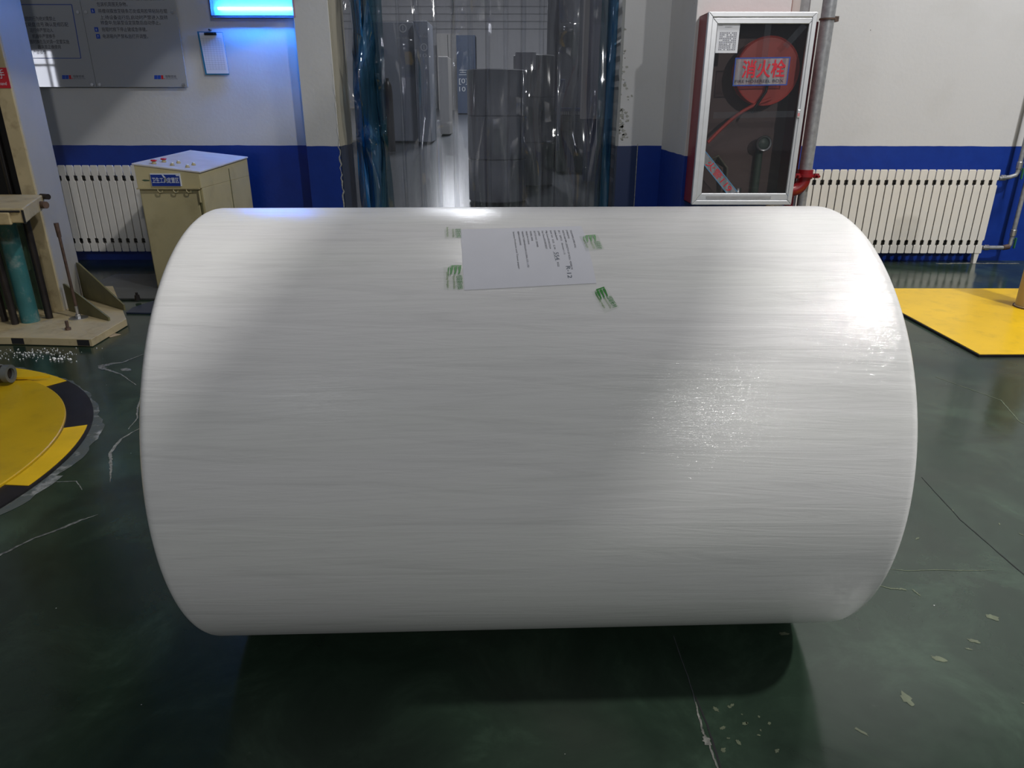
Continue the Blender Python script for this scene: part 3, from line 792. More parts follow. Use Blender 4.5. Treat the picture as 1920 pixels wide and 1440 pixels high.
# radiator pipework at the far right
pw = thing('radiator_pipes', (4.7, 6.78, 0), 'grey heating pipes with small green valves, right of the long radiator', 'pipe')
O = (4.7, 6.78, 0)
MB().path([(4.464, 6.77, .782), (4.56, 6.77, .795), (4.61, 6.77, .812), (4.622, 6.77, .84), (4.622, 6.77, .93), (4.622, 6.77, 2.6)], .019).build('flow_pipe', 'galv', pw, O, smooth=True)
MB().path([(4.464, 6.77, .150), (4.60, 6.77, .150), (4.69, 6.77, .150), (4.722, 6.77, .175), (4.722, 6.77, .26), (4.722, 6.77, 2.6)], .019).build('return_pipe', 'galv', pw, O, smooth=True)
for (x, z, n) in ((4.50, .788, 'union'), (4.50, .150, 'union'), (4.622, .90, 'union'), (4.722, .29, 'union')):
    mb = MB()
    if n == 'union' and z in (.788, .150): mb.tube((x - .02, 6.77, z), (x + .02, 6.77, z), .028, seg=8)
    else: mb.tube((x, 6.77, z - .03), (x, 6.77, z + .03), .027, seg=8)
    mb.build('pipe_union', 'zinc', pw, O, bevel=.003)
MB().tube((4.66, 6.77, .150), (4.715, 6.77, .160), .025, seg=10).build('elbow', 'rust', pw, O, smooth=True, label='rusty brown elbow')
for (x, z) in ((4.640, .83), (4.735, .20)):
    mb = MB(); mb.box((x - .004, 6.72, z - .05), (x + .006, 6.745, z + .05)); mb.tube((x, 6.745, z + .03), (x, 6.765, z + .03), .008)
    mb.build('valve_handle', 'valve_green', pw, O, bevel=.003, label='green lever handle')

# ================================================================== FIRE HOSE CABINET
bx = thing('fire_hose_cabinet', (1.775, 5.65, .686), 'red fire hose reel cabinet with aluminium framed glass door on the big column', 'fire hose cabinet')
O = (1.775, 5.65, .686)
X0, X1, Z0, Z1, Y0 = 1.390, 2.164, .686, 2.022, 5.65
mb = MB()     # open red steel shell with thickness
t = .004
mb.box((X0 + .008, Y0 + .03, Z0), (X0 + .008 + t, CY0 - .002, Z1)).box((X1 - .02 - t, Y0 + .03, Z0), (X1 - .02, CY0 - .002, Z1))
mb.box((X0 + .008, Y0 + .03, Z1 - t), (X1 - .02, CY0 - .002, Z1)).box((X0 + .008, Y0 + .03, Z0), (X1 - .02, CY0 - .002, Z0 + t))
shell = mb.build('cabinet_shell', 'red', bx, O, label='red enamelled steel shell')
MB().box((X0 + .012, CY0 - .010, Z0 + t), (X1 - .024, CY0 - .004, Z1 - t)).build('back_panel', 'box_inside', bx, O)
door = MB()
FW = .068
def frame_member(mb, a, b, c, d, y0, y1):
    mb.hexa([(a[0], y1, a[1]), (b[0], y1, b[1]), (b[0], y0, b[1]), (a[0], y0, a[1]), (d[0], y1, d[1]), (c[0], y1, c[1]), (c[0], y0, c[1]), (d[0], y0, d[1])])
def mitred(mb, x0, x1, z0, z1, w, y0, y1, wb=None):
    wb = wb or w
    frame_member(mb, (x0, z1), (x1, z1), (x1 - w, z1 - w), (x0 + w, z1 - w), y0, y1)
    frame_member(mb, (x0, z0), (x1, z0), (x1 - w, z0 + wb), (x0 + w, z0 + wb), y0, y1)
    frame_member(mb, (x0, z0), (x0, z1), (x0 + w, z1 - w), (x0 + w, z0 + wb), y0, y1)
    frame_member(mb, (x1, z0), (x1, z1), (x1 - w, z1 - w), (x1 - w, z0 + wb), y0, y1)
fr = MB(); mitred(fr, X0, X1, Z0, Z1, .034, Y0, Y0 + .034)
mitred(fr, X0 + .032, X1 - .010, Z0 + .036, Z1 - .036, .040, Y0 + .006, Y0 + .034, .050)
df = fr.build('door_frame', 'alu', bx, O, bevel=.004)
MB().box((1.50, Y0 + .0035, .730), (1.50 + .5, Y0 + .0065, .752)).build('frame_groove', 'greypaint', df)
df.children[0].location = (-O[0], -O[1], -O[2])
gy = Y0 + .020
MB().box((1.455, gy, .768), (2.118, gy + .004, 1.955)).build('glass_pane', 'glass', bx, O)
MB().box((2.112, Y0 - .008, 1.318), (2.134, Y0 + .004, 1.375)).build('handle', 'alu', bx, O, bevel=.004, label='small door latch')
MB().box((2.114, Y0 - .0095, 1.330), (2.130, Y0 - .008, 1.352)).build('latch_tag', 'label_pink', bx, O, label='pink tag on the latch')
# sticker in the glass: FIRE HOSEREEL BOX
fn = plane_fn((1.617, gy - .002, 1.536), (1, 0, -.01), (0, 0, 1), .0015)
FX = plane_fn((1.617, gy - .001, 1.536), (1, 0, .01), (0, 0, 1), .0)
st_o = (1.617, gy, 1.536)
k = Ink(plane_fn((1.617, gy - .0015, 1.536), (1, 0, .015), (0, 0, 1)))
W, H = .400, .190
k.rect(0, 0, W, .008).rect(0, H - .008, W, H).rect(0, .008, .008, H - .008).rect(W - .008, .008, W, H - .008)
M['sticker_film'] = film_strip('clear_sticker', (0.90, 0.80, 0.82), 0.30, 0.2)
stk = k.build('door_sticker', 'blue_line', bx, O, label='transparent blue bordered sticker with red characters')
k = Ink(plane_fn((1.617, gy - .0008, 1.536), (1, 0, .015), (0, 0, 1))); k.rect(.008, .008, W - .008, H - .008); k.build('sticker_film', 'sticker_film', stk, O)
k = Ink(plane_fn((1.617, gy - .0022, 1.536), (1, 0, .015), (0, 0, 1)))
k.write('消火栓', .058, .066, .090, .315, bold=.018); k.build('red_characters', 'label_red', stk, O)
k = Ink(plane_fn((1.617, gy - .0022, 1.536), (1, 0, .015), (0, 0, 1)))
k.write('FIRE HOSEREEL BOX', .014, .022, .020, .355); k.build('black_lettering', 'ink', stk, O)
# 119 corner sticker
a45 = Vector((.68, 0, -.73)).normalized(); b45 = Vector((.73, 0, .68)).normalized()
fnb = plane_fn((1.458, gy - .0015, .985), a45, b45)
k = Ink(fnb); k.poly([(0, 0), (.305, 0), (.345, .072), (-.072, .072)])
st2 = k.build('corner_sticker', M['sticker_film'], bx, O, label='diagonal sticker reading 119 in the lower left corner')
fnb2 = plane_fn((1.458, gy - .0022, .985), a45, b45)
k = Ink(fnb2); k.rect(0, 0, .300, .0045).poly([(-.066, .066), (.338, .066), (.342, .071), (-.071, .071)]); k.build('blue_borders', 'sky_line', st2, O)
k = Ink(fnb2); k.write('火警119', .010, .014, .044, .285); k.build('red_characters', 'label_red', st2, O)
# inspection card taped inside the glass
k = Ink(plane_fn((1.466, gy - .0015, 1.757), (1, 0, 0), (0, 0, 1))); k.rect(0, 0, .160, .190)
card = k.build('inspection_card', 'paper_plain', bx, O, label='white inspection record card with a small printed grid')
k = Ink(plane_fn((1.466, gy - .0022, 1.757), (1, 0, 0), (0, 0, 1)))
k.write('消火栓点检卡', .055, .166, .006, .05).write('NO.', .010, .176, .006, .03)
for r in range(10):
    for c in range(10):
        if random.random() < .88: k.rect(.022 + c * .0125, .020 + r * .0120, .030 + c * .0125, .0255 + r * .0120)
for r in range(11): k.rect(.018, .0165 + r * .0120, .146, .0172 + r * .0120)
k.build('card_print', 'ink_grey', card, O)
# clear adhesive tape crossing the glass
M['clear_tape'] = film_strip('yellowed_tape', (0.90, 0.88, 0.86), 0.10, 0.3)
for (p, q) in (((2.09, 1.94), (1.97, 1.80)), ((1.50, 1.335), (2.10, 1.345)), ((1.83, 1.95), (1.83, 1.72))):
    d = Vector((q[0] - p[0], 0, q[1] - p[1])).normalized(); n = Vector((-d.z, 0, d.x)) * .022
    mb = MB(); A, B = Vector((p[0], gy + .005, p[1])), Vector((q[0], gy + .005, q[1]))
    mb.quad(A + n, B + n, B - n, A - n); mb.build('clear_tape', 'clear_tape', bx, O)
# the reel inside, a thing of its own
rl = thing('fire_hose_reel', (1.888, 5.80, 1.640), 'red fire hose reel behind the cabinet glass', 'hose reel')
O2 = (1.888, 5.80, 1.640)
MB().lathe([(0, -.052), (.045, -.055), (.05, -.046), (.225, -.042), (.236, -.050), (.240, -.042), (.236, -.034), (.16, -.030), (0, -.030)], O2, (0, 1, 0), 56).build('front_disc', 'hose_red', rl, O2, smooth=True)
MB().lathe([(.11, -.030), (.22, -.030), (.222, .045), (.11, .045)], O2, (0, 1, 0), 40, closed=True).build('hose_coil', 'red', rl, O2, smooth=True)
MB().lathe([(0, .045), (.236, .045), (.236, .055), (0, .055)], O2, (0, 1, 0), 48).build('rear_disc', 'hose_red', rl, O2, smooth=True)
MB().tube((1.888, 5.855, 1.640), (1.888, CY0 - .012, 1.640), .03).build('reel_bracket', 'box_inside', rl, O2)
pts = []
for i in range(20):
    t = i / 19
    x = 1.93 - .44 * t; z = 1.45 - .29 * t + .05 * math.sin(t * PI) - .02 * t
    pts.append((x, 5.725 + .02 * math.sin(t * 3), z))
MB().path(pts, .013).build('loose_hose', 'hose_red', rl, O2, smooth=True)
MB().path([(1.90, 5.728, 1.60), (1.885, 5.722, 1.50), (1.83, 5.722, 1.41), (1.80, 5.73, 1.35)], .010).build('nozzle_lead', 'black', rl, O2, smooth=True)
# hydrant valve low in the cabinet, with folded canvas hose
vl = thing('hydrant_valve', (1.95, 5.87, 1.13), 'pale green hydrant valve behind the lower cabinet glass', 'valve')
O3 = (1.95, 5.87, 1.13)
M['pale_green'] = mat('valve_pale_green', (0.10, 0.14, 0.11), 0.4)
M['canvas'] = mat('canvas_hose', (0.30, 0.26, 0.20), 0.8, noise=0.3, nscale=20)
MB().lathe([(0, -.05), (.03, -.05), (.052, -.035), (.052, -.015), (.03, 0), (.03, .05), (0, .05)], O3, (0, 1, 0), 28).build('valve_body', 'pale_green', vl, O3, smooth=True)
MB().lathe([(.045, -.06), (.055, -.065), (.06, -.06), (.055, -.055)], O3, (0, 1, 0), 28, closed=True).build('hand_wheel', 'zinc', vl, O3, smooth=True)
MB().tube((1.95, 5.90, 1.10), (1.95, 5.90, .694), .028).build('stand_pipe', 'pale_green', vl, O3, smooth=True)
cv = thing('folded_fire_hose', (1.62, 5.85, .690), 'pale folded canvas hose on the cabinet floor behind the 119 sticker', 'hose')
O4 = (1.62, 5.85, .690)
for i in range(5):
    MB().path([(1.44, 5.80 + i * .020, .72 + i * .008), (1.44 + .02, 5.80 + i * .020, .98 + i * .02 - .01 * i * i), (1.60, 5.80 + i * .020, 1.04 - .012 * i), (1.68, 5.80 + i * .02, .95), (1.70, 5.80 + i * .02, .72)], .0085, 8).build('hose_fold', 'canvas', cv, O4, smooth=True)
MB().lathe([(0, 0), (.035, 0), (.035, .05), (.028, .06), (.028, .10), (0, .10)], (1.80, 5.86, .692), (0, 0, 1), 24).build('coupling', 'zinc', cv, O4, smooth=True)

# pipes beside the cabinet
gp = thing('riser_pipe', (2.335, 5.90, 0), 'grey vertical pipe standing right of the fire hose cabinet', 'pipe')
O = (2.335, 5.90, 0)
MB().tube((2.335, 5.90, .93), (2.335, 5.90, 5.5), .050, seg=32).build('pipe_body', 'galv', gp, O, smooth=True)
MB().tube((2.352, 5.93, 0), (2.352, 5.93, .86), .036, seg=28).build('lower_pipe', 'galv', gp, O, smooth=True)
MB().lathe([(.050, -.006), (.058, -.006), (.058, .006), (.050, .006)], (2.335, 5.90, 2.0), (0, 0, 1), 32, closed=True).box((2.385, 5.90, 1.985), (2.42, 5.96, 2.02)).build('pipe_clip', 'rust', gp, O, label='dark pipe clip')
MB().tube((2.335, 5.90, .86), (2.335, 5.90, .93), .060, seg=32).tube((2.335, 5.90, .875), (2.335, 5.90, .895), .075, seg=32).build('grooved_coupling', 'red', gp, O, smooth=True, label='red painted coupling')
for s in (-1, 1): MB().tube((2.335 + s * .075, 5.86, .885), (2.335 + s * .075, 5.80, .885), .010, seg=8).box((2.335 + s * .075 - .018, 5.845, .868), (2.335 + s * .075 + .018, 5.875, .902)).build('coupling_bolt', 'red', gp, O)
rp = thing('red_fire_pipe', (2.275, 6.00, 0), 'dark red pipe between the fire hose cabinet and the grey riser', 'pipe')
O = (2.275, 6.00, 0)
MB().tube((2.275, 6.00, 0.0), (2.275, 6.00, 1.99), .036, seg=24).build('pipe_body', 'red_pipe', rp, O, smooth=True)
pts = [(2.335, 5.90, .87)]
for i in range(1, 9):
    a = PI / 2 * i / 8; pts.append((2.335 - .10 * (1 - math.cos(a)), 5.90, .86 - .09 * math.sin(a)))
pts.append((2.17, 5.90, .765))
MB().path(pts, .050, 24).build('elbow', 'red', gp, (2.335, 5.90, 0), smooth=True)

# ================================================================== CONTROL DESK
dk = thing('control_desk', (-2.64, 5.65, 0), 'beige control desk with sloping grey top, standing in front of the left radiator', 'control desk')
O = (-2.64, 5.65, 0)
DX0, DX1, DY0, DY1 = -2.880, -2.392, 5.65, 6.72
zFL, zFR, zBR, zBL = .978, .918, .958, 1.014
# body with door recess below the apron
body = MB()
def sl(x, y):      # height of the sloping top
    u = (x - DX0) / (DX1 - DX0); v = (y - DY0) / (DY1 - DY0)
    return (zFL * (1 - u) + zFR * u) * (1 - v) + (zBL * (1 - u) + zBR * u) * v
body.hexa([(DX0, DY0, .806), (DX1, DY0, .806), (DX1, DY1, .806), (DX0, DY1, .806),
           (DX0, DY0, sl(DX0, DY0)), (DX1, DY0, sl(DX1, DY0)), (DX1, DY1, sl(DX1, DY1)), (DX0, DY1, sl(DX0, DY1))])
body.box((DX0, DY0 + .02, 0), (DX1, DY1, .806))
body.build('cabinet_body', 'desk', dk, O, bevel=.003)
MB().hexa([(DX0 - .012, DY0 - .006, sl(DX0, DY0) + .001), (DX1 + .010, DY0 - .006, sl(DX1, DY0) + .001), (DX1 + .010, DY1, sl(DX1, DY1) + .001), (DX0 - .012, DY1, sl(DX0, DY1) + .001),
           (DX0 - .012, DY0 - .006, sl(DX0, DY0) + .013), (DX1 + .010, DY0 - .006, sl(DX1, DY0) + .013), (DX1 + .010, DY1, sl(DX1, DY1) + .013), (DX0 - .012, DY1, sl(DX0, DY1) + .013)]).build('desk_top', 'desk_top', dk, O, bevel=.002, label='pale grey sloping top panel')
MB().box((DX0, DY0 - .022, .800), (DX1 - .01, DY0 + .01, .809)).build('apron_lip', 'cream', dk, O)
dd = MB().box((DX0 + .012, DY0 + .006, .04), (DX1 - .035, DY0 + .020, .792)).build('door', 'desk', dk, O, bevel=.002, label='flat beige door under the apron')
MB().box((DX1 - .028, DY0 + .010, .03), (DX1 - .016, DY0 + .021, .90)).build('door_gap', 'olive', dk, O)
MB().tube((DX1 - .020, DY0 - .004, .70), (DX1 - .020, DY0 - .004, .79), .008).box((DX1 - .035, DY0 - .002, .70), (DX1 - .018, DY0 + .021, .79)).build('hinge', 'cream', dk, O, bevel=.001)
MB().box((DX1 - .001, 6.245, .0), (DX1 + .003, 6.257, .905)).build('side_seam', 'olive', dk, O)
for (x, n) in ((-2.72, 0), (-2.60, 1), (-2.50, 0)):
    MB().path([(x, DY0 - .018, .800), (x, DY0 - .020, .786), (x + .012, DY0 - .020, .776), (x + .030, DY0 - .020, .778), (x + .034, DY0 - .020, .792)], .0045, 8).build('hook', 'cream', dk, O, smooth=True)
# push buttons on the top
def button(x, y, red):
    z = sl(x, y) + .013
    b = MB().lathe([(0, 0), (.017, 0), (.017, .008), (.013, .012), (.012, .018), (0, .018)], (x, y, z), (0, 0, 1), 20).build('button_collar', 'cream', dk, O, smooth=True)
    if red: MB().lathe([(0, .018), (.020, .019), (.024, .025), (.018, .031), (0, .032)], (x, y, z), (0, 0, 1), 20).build('button_cap', 'sign_red', b, O, smooth=True, label='red mushroom cap').location = (0, 0, 0)
    else: MB().lathe([(0, .016), (.011, .016), (.010, .026), (0, .027)], (x, y, z), (0, 0, 1), 20).build('button_cap', 'plaque_white', b, O, smooth=True, label='pale push button cap')
for (x, y, r) in ((-2.765, 5.74, 1), (-2.748, 5.87, 1), (-2.635, 5.76, 0), (-2.648, 5.90, 0), (-2.520, 5.76, 0), (-2.530, 5.90, 0)): button(x, y, r)
# plaque
pq = Ink(plane_fn((-2.762, DY0 - .004, .826), (1, 0, -.02), (0, 0, 1))); pq.rect(0, 0, .224, .090)
pl = MB().box((-2.765, DY0 - .010, .822), (-2.536, DY0 - .0005, .916)).build('name_plaque', 'plaque_white', dk, O, bevel=.001, label='small blue plaque with worn white characters')
k = Ink(plane_fn((-2.765, DY0 - .0108, .822), (1, 0, 0), (0, 0, 1))); k.rect(.003, .002, .222, .086); k.build('plaque_face', 'plaque', pl, O)
k = Ink(plane_fn((-2.765, DY0 - .0114, .822), (1, 0, 0), (0, 0, 1))); k.write('卫生工具定置区', .010, .028, .032, .205, bold=.01)
k.poly([(.088, .088), (.100, .088), (.125, .055), (.128, .034), (.110, .030), (.103, .062)]).poly([(.195, .084), (.222, .088), (.222, .076), (.200, .076)])
k.build('plaque_lettering', 'plaque_white', pl, O)
k = Ink(plane_fn((-2.84, DY0 - .001, .862), (1, 0, 0), (0, 0, 1))); k.poly([(0, .004), (.02, .010), (.06, .006), (.06, -.002), (.02, -.004)]); k.build('green_paint_mark', 'green', dk, O, label='smear of dark green paint')

# ================================================================== WALL SIGNS
def sign(x0, x1, z0, z1, label):
    o = thing('acrylic_notice_board', ((x0 + x1) / 2, 6.88, z0), label, 'notice board', None)
    oo = ((x0 + x1) / 2, 6.88, z0)
    MB().box((x0, 6.868, z0), (x1, 6.878, z1)).build('board', 'sign_face', o, oo, bevel=.001)
    for x in (x0 + .032, x1 - .032):
        for z in (z0 + .020, z0 + .595, z1 - .02):
            MB().tube((x, 6.860, z), (x, 6.899, z), .013, seg=14).build('stand_off_bolt', 'zinc', o, oo, smooth=True)
    return o, oo
sA, oA = sign(-4.70, -3.704, 1.552, 2.72, 'left glossy acrylic notice board with a blue outlined text panel')
sB, oB = sign(-3.700, -2.890, 1.552, 2.72, 'right glossy acrylic notice board with numbered black lines of text, next to the lamp')
fA = plane_fn((0, 6.8672, 0), (1, 0, 0), (0, 0, 1))
def right_write(k, s, xr, z, h, per=None):
    """write so that the line ends at xr"""
    w = len(s) * (per or h * 1.22); k.write(s, xr - w, z, h, w)
k = Ink(fA)
for s, xr, z in (('或有危险的行为绝对需禁止', -3.942, 2.083), ('开机时,链盘.信号.确认是相匹配', -3.843, 2.038), ('运行中严禁动人', -3.985, 1.993), ('机器中严禁换手', -3.975, 1.946), ('交接时换在及对调一定要实施', -3.865, 1.903), ('器具是正确使用', -3.948, 1.862), ('严禁操作', -4.085, 1.820)):
    right_write(k, s, xr, z, .026, .0285)
k.build('black_text', 'ink', sA, oA)
k = Ink(fA); k.line([(-4.62, 2.205), (-3.778, 2.205)], .006); k.line([(-3.778, 2.205), (-3.790, 1.786)], .007); k.line([(-3.790, 1.786), (-4.62, 1.786)], .005)
k.build('blue_outline', 'blue_line', sA, oA)
k = Ink(fA)
for s, x, z, w in (('启动前检查各部位及安全装置是否正常', -3.575, 2.240, .60), ('包装机周围无杂物。', -3.562, 2.194, .262), ('将缠绕膜放至链条芯处或用胶带粘贴在辊', -3.562, 2.142, .594), ('上,待设备运行后,启动时严禁进入旋转', -3.554, 2.093, .582), ('转盘中,包装至设定层数后自动停止。', -3.558, 2.052, .515), ('拖辊时按下停止键或急停键。', -3.560, 2.000, .392), ('电源箱内严禁私自打开调整。', -3.562, 1.946, .393)):
    k.write(s, x, z, .026, w)
k.build('black_text', 'ink', sB, oB)
k = Ink(fA)
for x, z in ((-3.607, 2.157), (-3.606, 2.013), (-3.603, 1.959)): k.rect(x - .017, z - .018, x + .017, z + .018)
k.build('blue_number_squares', 'sign_mark', sB, oB)
k = Ink(plane_fn((0, 6.8666, 0), (1, 0, 0), (0, 0, 1)))
for x, z, n in ((-3.607, 2.157, '5'), (-3.606, 2.013, '6'), (-3.603, 1.959, '7')): k.write(n, x - .006, z - .009, .018)
k.build('numbers', 'plaque_white', sB, oB)
for (o_, oo_, lx) in ((sA, oA, -3.984), (sB, oB, -3.167)):
    k = Ink(fA)
    for j in range(2): k.poly([(lx - .01 + j * .030, 1.617), (lx + .018 + j * .030, 1.617), (lx + .024 + j * .030, 1.649), (lx - .004 + j * .030, 1.649)])
    k.build('blue_logo_bars', 'sign_mark', o_, oo_)
    k = Ink(fA); k.poly([(lx + .052, 1.617), (lx + .072, 1.617), (lx + .074, 1.649), (lx + .056, 1.649)]); k.rect(lx + .076, 1.617, lx + .084, 1.624)
    k.build('red_logo_bar', 'sign_red', o_, oo_)
    k = Ink(fA); k.write('恒联浆纸', lx + .092, 1.630, .017, .098); k.write('HENGLIAN PULP PAPER', lx + .092, 1.617, .006, .105); k.build('logo_lettering', 'ink', o_, oo_)

# clipboard on a nail
cb = thing('clipboard', (-2.63, 6.89, 1.657), 'blue clipboard with a white sheet, hanging on the wall under the blue glowing lamp', 'clipboard')
O = (-2.63, 6.89, 1.657)
MB().hexa([(-2.722, 6.882, 1.655), (-2.512, 6.882, 1.655), (-2.512, 6.889, 1.655), (-2.722, 6.889, 1.655), (-2.742, 6.882, 2.000), (-2.522, 6.882, 1.994), (-2.522, 6.889, 1.994), (-2.742, 6.889, 2.0)]).build('board', 'clipboard', cb, O)
k = Ink(plane_fn((-2.708, 6.8805, 1.664), (1, 0, 0), (0, 0, 1))); k.poly([(0, 0), (.196, 0), (.184, .326), (-.018, .328)])
sh = k.build('sheet', 'paper_plain', cb, O)
k = Ink(plane_fn((-2.708, 6.8798, 1.664), (1, 0, 0), (0, 0, 1)))
for r in range(18): k.rect(.006 - r * .0009, .030 + r * .0148, .176 - r * .0005, .0312 + r * .0148)
for c in range(7): k.rect(.010 + c * .026, .030, .0108 + c * .026, .282)
k.build('sheet_ruling', 'ink_grey', sh, O)
MB().box((-2.680, 6.870, 1.970), (-2.575, 6.882, 1.990)).tube((-2.66, 6.866, 1.985), (-2.595, 6.866, 1.985), .006).build('clip', 'black', cb, O, bevel=.001, label='dark metal clip')
MB().tube((-2.628, 6.9, 2.010), (-2.628, 6.86, 2.012), .007, seg=10).build('nail', 'black', cb, O)

# ================================================================== UV INSECT LAMP
uv = thing('insect_killer_lamp', (-2.2, 6.8, 2.10), 'wall insect killer lamp glowing blue at the top of the wall', 'lamp')
O = (-2.2, 6.8, 2.10)
ux0, ux1, uz0, uz1 = -2.562, -1.862, 2.106, 2.46
MB().box((ux0, 6.86, uz0), (ux1, 6.89, uz1)).build('reflector', 'uv_back', uv, O)
MB().box((ux0, 6.79, uz0), (ux1, 6.797, uz0 + .010)).box((ux0, 6.855, uz0), (ux1, 6.86, uz0 + .010)).box((ux0, 6.79, uz1 - .012), (ux1, 6.86, uz1)).box((ux0 - .010, 6.79, uz0), (ux0, 6.86, uz1)).build('housing', 'uv_frame', uv, O, bevel=.002)
MB().box((ux1 - .002, 6.785, uz0 - .004), (ux1 + .018, 6.86, uz1)).build('end_plate', 'uv_frame_side', uv, O, bevel=.002, label='pinkish end plate')
for z in (2.172, 2.36):
    MB().tube((ux0 + .05, 6.825, z), (ux1 - .02, 6.825, z), .010, seg=12).build('glow_tube', 'uv_tube', uv, O, smooth=True, label='white hot looking blue tube')
mb = MB()
for i in range(70):
    x = ux0 + .008 + (ux1 - ux0 - .016) * i / 69
    mb.box((x - .0006, 6.7945, uz0 + .012), (x + .0006, 6.7957, uz1 - .012))
mb.build('grid_wires', 'zinc', uv, O, kind='stuff')

# ================================================================== MACHINE AT THE LEFT
mc = thing('lifting_machine_mast', (-3.3, 4.7, 0), 'cream painted machine mast with teal hydraulic cylinder and black rods, at the left edge', 'machine')
O = (-3.3, 4.7, 0)
pz = .052
# base plate with dark slots
MB().prism([(-4.6, 4.262, .004), (-3.12, 4.245, .004), (-2.605, 4.205, .004), (-2.618, 4.66, .004), (-3.2, 5.6, .004), (-4.6, 5.6, .004)], (0, 0, pz - .004)).build('base_plate', 'machine_cream', mc, O, bevel=.003)
for xa, xb in ((-3.13, -3.05), (-2.70, -2.622)):
    ya = 4.246 + (xa + 3.12) * -.0777; yb = 4.246 + (xb + 3.12) * -.0777
    MB().hexa([(xa, ya - .003, .008), (xb, yb - .003, .008), (xb, yb + .02, .008), (xa, ya + .02, .008), (xa, ya - .003, .046), (xb, yb - .003, .046), (xb, yb + .02, .046), (xa, ya + .02, .046)]).build('slot', 'dark', mc, O)
# mast: white side web, cream flange, recessed dark channel
c0, c1 = Vector((-3.150, 4.86, 0)), Vector((-3.262, 5.32, 0))
dx = (c1 - c0).normalized(); nn = Vector((-dx.y, dx.x, 0)) * -1
def wallslab(a, b, th, z0, z1):
    d = (b - a).normalized(); n = Vector((-d.y, d.x, 0)) * th
    return MB().prism([(a.x, a.y, z0), (b.x, b.y, z0), (b.x + n.x, b.y + n.y, z0), (a.x + n.x, a.y + n.y, z0)], (0, 0, z1 - z0))
wallslab(c0 + Vector((0, 0, 0)), c1, .03, pz, 3.6).build('side_web', 'machine_white', mc, O, bevel=.002, label='white painted side of the mast')
MB().box((-3.248, 4.845, pz), (-3.152, 4.875, 3.6)).build('front_flange', 'machine_cream', mc, O, bevel=.003)
MB().box((-3.62, 4.90, pz), (-3.17, 4.93, .80)).build('lower_back_panel', 'green', mc, O, label='worn dark green panel')
MB().box((-3.62, 5.10, .80), (-3.25, 5.13, 3.6)).build('upper_back_panel', 'dark', mc, O)
MB().box((-4.0, 4.845, pz), (-3.62, 5.13, 3.6)).build('rear_flange', 'machine_cream', mc, O)
for x in (-3.27, -3.34, -3.43): MB().tube((x, 5.02, .8), (x, 5.02, 3.6), .018, seg=12).build('guide_rod', 'black', mc, O, smooth=True)
# cross head
ch = MB().prism([(-4.2, 4.09, .778), (-2.752, 4.09, .778), (-2.86, 4.32, .778), (-3.05, 4.76, .778), (-4.2, 4.76, .778)], (0, 0, .082)).build('cross_head', 'machine_cream', mc, O, bevel=.006)
MB().box((-4.2, 4.072, .770), (-2.83, 4.092, .838)).build('front_cover', 'machine_cream', mc, O, bevel=.006)
MB().box((-4.2, 4.080, .838), (-2.775, 4.094, .848)).build('rubber_seal', 'darkrubber', mc, O)
MB().prism([(-2.752, 4.085, .775), (-2.765, 4.085, .775), (-2.765, 4.085, .850), (-2.752, 4.085, .850)], (-.004, .012, 0)).build('seal_end', 'darkrubber', mc, O)
MB().tube((-2.975, 4.60, .815), (-2.935, 4.585, .815), .022, seg=16).build('end_bolt', 'rust', mc, O, smooth=True)
MB().tube((-3.055, 4.745, .85), (-2.995, 4.72, .85), .018, seg=16).build('end_bolt', 'black', mc, O, smooth=True)
# rods and cylinder between cross head and base
MB().tube((-3.224, 4.595, pz), (-3.224, 4.595, .775), .055, seg=36).build('hydraulic_cylinder', 'teal', mc, O, smooth=True, label='teal hydraulic cylinder, paint worn near its foot')
for (x, y, r) in ((-3.285, 4.53, .022), (-3.145, 4.672, .023), (-3.40, 4.60, .020)): MB().tube((x, y, pz), (x, y, .775), r, seg=18).build('piston_rod', 'black', mc, O, smooth=True)
# gussets
def gusset(a, b, za, zb, th):
    a, b = Vector(a), Vector(b); d = (b - a).normalized(); n = Vector((-d.y, d.x, 0)) * th
    return MB().prism([(a.x, a.y, pz), (b.x, b.y, pz), (b.x, b.y, zb), (a.x + (b.x - a.x) * .06, a.y + (b.y - a.y) * .06, za), (a.x, a.y, za)], n)
gusset((-3.125, 4.862, 0), (-2.705, 4.60, 0), .245, .078, .012).build('gusset', 'olive', mc, O, bevel=.001)
gusset((-3.235, 5.24, 0), (-2.735, 4.865, 0), .315, .095, .012).build('gusset', 'olive', mc, O, bevel=.001)
# red warning label
lb = MB().box((-3.36, 4.8415, 1.500), (-3.150, 4.8445, 1.618)).build('warning_label', 'sign_red', mc, O, label='red label with white characters')
k = Ink(plane_fn((-3.36, 4.841, 1.500), (1, 0, 0), (0, 0, 1))); k.write('小心夹手', .015, .060, .042, .175); k.write('Watch your hand', .02, .018, .020, .17); k.build('white_lettering', 'plaque_white', lb, O)
